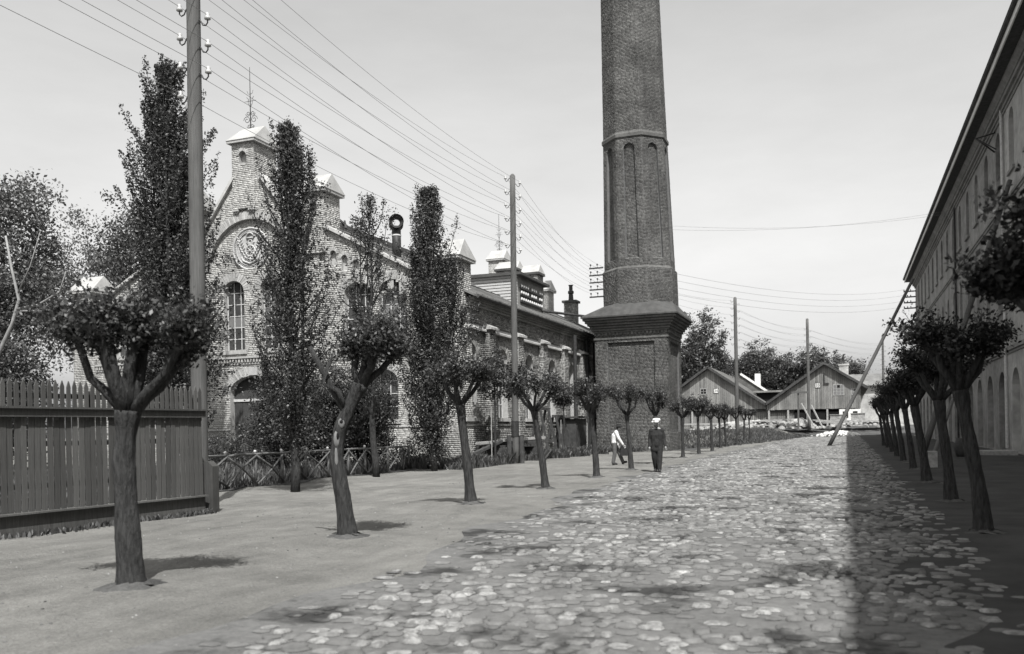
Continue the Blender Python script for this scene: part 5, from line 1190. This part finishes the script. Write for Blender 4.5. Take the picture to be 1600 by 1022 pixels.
def head(mb, c, r=1.0):
    c = Vector(c); mb.ball(c, (.077*r, .096*r, .118*r), 14, 9); mb.ball(c+Vector((0, -.03, -.06)), (.055, .062, .06), 10, 7)
    mb.ball(c+Vector((0, -.102, -.012)), (.014, .022, .026), 8, 5)
    for s in (-1, 1): mb.ball(c+Vector((s*.078, .008, -.01)), (.012, .024, .034), 8, 5); mb.ball(c+Vector((s*.03, -.084, .028)), (.022, .014, .009), 8, 5)
    mb.ball(c+Vector((0, -.086, -.068)), (.026, .014, .009), 8, 5)
def person(loc, rz, label, J, top, jacket, hatkind, legmat, topmat, hang=None):
    p = thing('person', label, 'person', loc, rz=rz)
    b = MB(); head(b, J['head']); limb(b, [J['neck'], Vector(J['head'])-Vector((0, 0, .06))], [.056, .05]); 
    limb(b, [J['pelvis'], J['chest'], J['neck']], [.095, .1, .05])
    for s, k in ((-1, 'l'), (1, 'r')):
        limb(b, [J['neck'], J['sh'+k]], [.06, .055]); limb(b, [J['sh'+k], J['el'+k], J['wr'+k]], [.052, .042, .028]); hand(b, J['wr'+k], Vector(J['wr'+k])-Vector(J['el'+k]), s, .5 if not hang or k != hang else 1.0)
        limb(b, [J['pelvis'], J['hip'+k]], [.09, .085]); limb(b, [J['hip'+k], J['kn'+k], J['an'+k]], [.082, .056, .04]); f = Vector(J['an'+k]); to = Vector(J['toe'+k]); limb(b, [f-Vector((0, 0, .03)), to], [.04, .03])
    remesh(b, 'body', M['skin'], p, .0085, 2)
    t = MB()
    for dx in (-.075, 0, .075):
        o = Vector((dx, 0, 0)); lo = Vector(J['hem'])+o*1.1; limb(t, [lo, Vector(J['pelvis'])+o+Vector((0, 0, .08)), Vector(J['chest'])+o*1.15, Vector(J['neck'])+o*.6-Vector((0, 0, .08))], [jacket[0], jacket[1], jacket[2], .085])
    for k in 'lr': limb(t, [Vector(J['neck'])-Vector((0, 0, .07)), J['sh'+k]], [.07, .08]); limb(t, [J['sh'+k], J['el'+k], Vector(J['wr'+k])+(Vector(J['el'+k])-Vector(J['wr'+k]))*.06], [.078, .064, .05])
    remesh(t, top, M[topmat], p, .014, 4)
    t = MB(); limb(t, [Vector(J['pelvis'])+Vector((0, 0, .08)), Vector(J['pelvis'])-Vector((0, 0, .04))], [.15, .15])
    for k in 'lr': limb(t, [J['hip'+k], J['kn'+k], Vector(J['an'+k])+Vector((0, 0, .02))], [.112, .085, .072])
    remesh(t, 'trousers', M[legmat], p, .014, 4)
    for k in 'lr':
        t = MB(); f, to = Vector(J['an'+k]), Vector(J['toe'+k]); limb(t, [f+Vector((0, 0, .04)), f-Vector((0, 0, .04)), f.lerp(to, .5), to], [.05, .05, .048, .042]); remesh(t, 'boot', M['boot'], p, .01, 2)
    c = Vector(J['head']); t = MB(); t.ball(c+Vector((0, .012, .02)), (.083, .1, .112), 12, 8); t.ball(c+Vector((0, .05, -.03)), (.07, .06, .07), 10, 6); remesh(t, 'hair', M['hatd'], p, .012, 2).scale = (1, 1, 1)
    h = MB()
    if hatkind == 'cap': h.lathe([(.085, .0), (.125, .05), (.135, .09), (.11, .125), (.05, .14), (.005, .142)], (c.x, c.y+.005, c.z+.045), 18); h.ball(c+Vector((0, -.12, .055)), (.085, .07, .014), 12, 6); h.ball(c+Vector((-.12, .0, .06)), (.05, .07, .035), 10, 6); mt = 'hatw'
    else: h.lathe([(.165, .0), (.17, .012), (.1, .02), (.098, .1), (.085, .125), (.005, .12)], (c.x, c.y, c.z+.05), 18); mt = 'hatd'
    remesh(h, 'cap' if hatkind == 'cap' else 'hat', M[mt], p, .011, 2)
    if hatkind == 'cap': t = MB(); t.ball(c+Vector((0, -.075, -.09)), (.058, .045, .055), 10, 6); remesh(t, 'beard', M['hatd'], p, .011, 2)
    return p
z0 = float(gz(-5.91, 29.24))
person((-5.91, 29.24, z0), .2, 'bearded man in a dark suit and white cap walking along the left walk',
  dict(head=(0, -.02, 1.62), neck=(0, .01, 1.47), chest=(0, .02, 1.24), pelvis=(0, .02, .95), hem=(0, .02, .76), shl=(-.175, .02, 1.39), shr=(.175, .02, 1.39), ell=(-.235, .06, 1.11), elr=(.24, .05, 1.1), wrl=(-.245, -.02, .86), wrr=(.28, -.06, .86),
       hipl=(-.1, .02, .9), hipr=(.1, .02, .9), knl=(-.1, .03, .5), knr=(.095, -.07, .5), anl=(-.05, .16, .12), anr=(.07, -.14, .09), toel=(-.06, .03, .05), toer=(.08, -.29, .05)), 'jacket', (.125, .118, .13), 'cap', 'suit', 'suit')
z0 = float(gz(-8.73, 34.81))
m2 = person((-8.73, 34.81, z0), math.radians(108), 'stooping man in white shirt and dark hat striding right with a black bag',
  dict(head=(0, -.16, 1.5), neck=(0, -.06, 1.38), chest=(0, .03, 1.18), pelvis=(0, .05, .92), hem=(0, .05, .88), shl=(-.18, -.03, 1.32), shr=(.18, -.03, 1.32), ell=(-.23, -.14, 1.06), elr=(.22, -.02, 1.04), wrl=(-.2, -.3, .82), wrr=(.22, -.12, .8),
       hipl=(-.09, .05, .87), hipr=(.09, .05, .87), knl=(-.09, .03, .47), knr=(.09, -.16, .49), anl=(-.09, .1, .09), anr=(.09, -.3, .11), toel=(-.09, -.04, .05), toer=(.09, -.45, .12)), 'shirt', (.11, .105, .115), 'hat', 'trous', 'shirt', 'l')
bg_ = thing('hand_bag', 'black bag hanging from the hand of the man in the white shirt', 'bag', (0, 0, 0))
q = Matrix.Translation((-8.73, 34.81, z0)) @ Matrix.Rotation(math.radians(108), 4, 'Z') @ Vector((-.2, -.37, .4)); bg_.location = q; bg_.rotation_euler.z = math.radians(108); OFF[bg_.name] = V0
mb = MB().frame((0, 0, 0), UY, UZ, UX); mb.prism([(-.17, -.02), (.17, -.02), (.2, .06), (.16, .24), (-.16, .24), (-.2, .06)], -.075, .075); mb.build('bag_body', M['bag'], bg_)
mb = MB(); mb.tube([(0, -.09, .23), (0, -.07, .31), (0, 0, .335), (0, .07, .31), (0, .09, .23)], .012, 6); mb.build('handle', M['bag'], bg_)
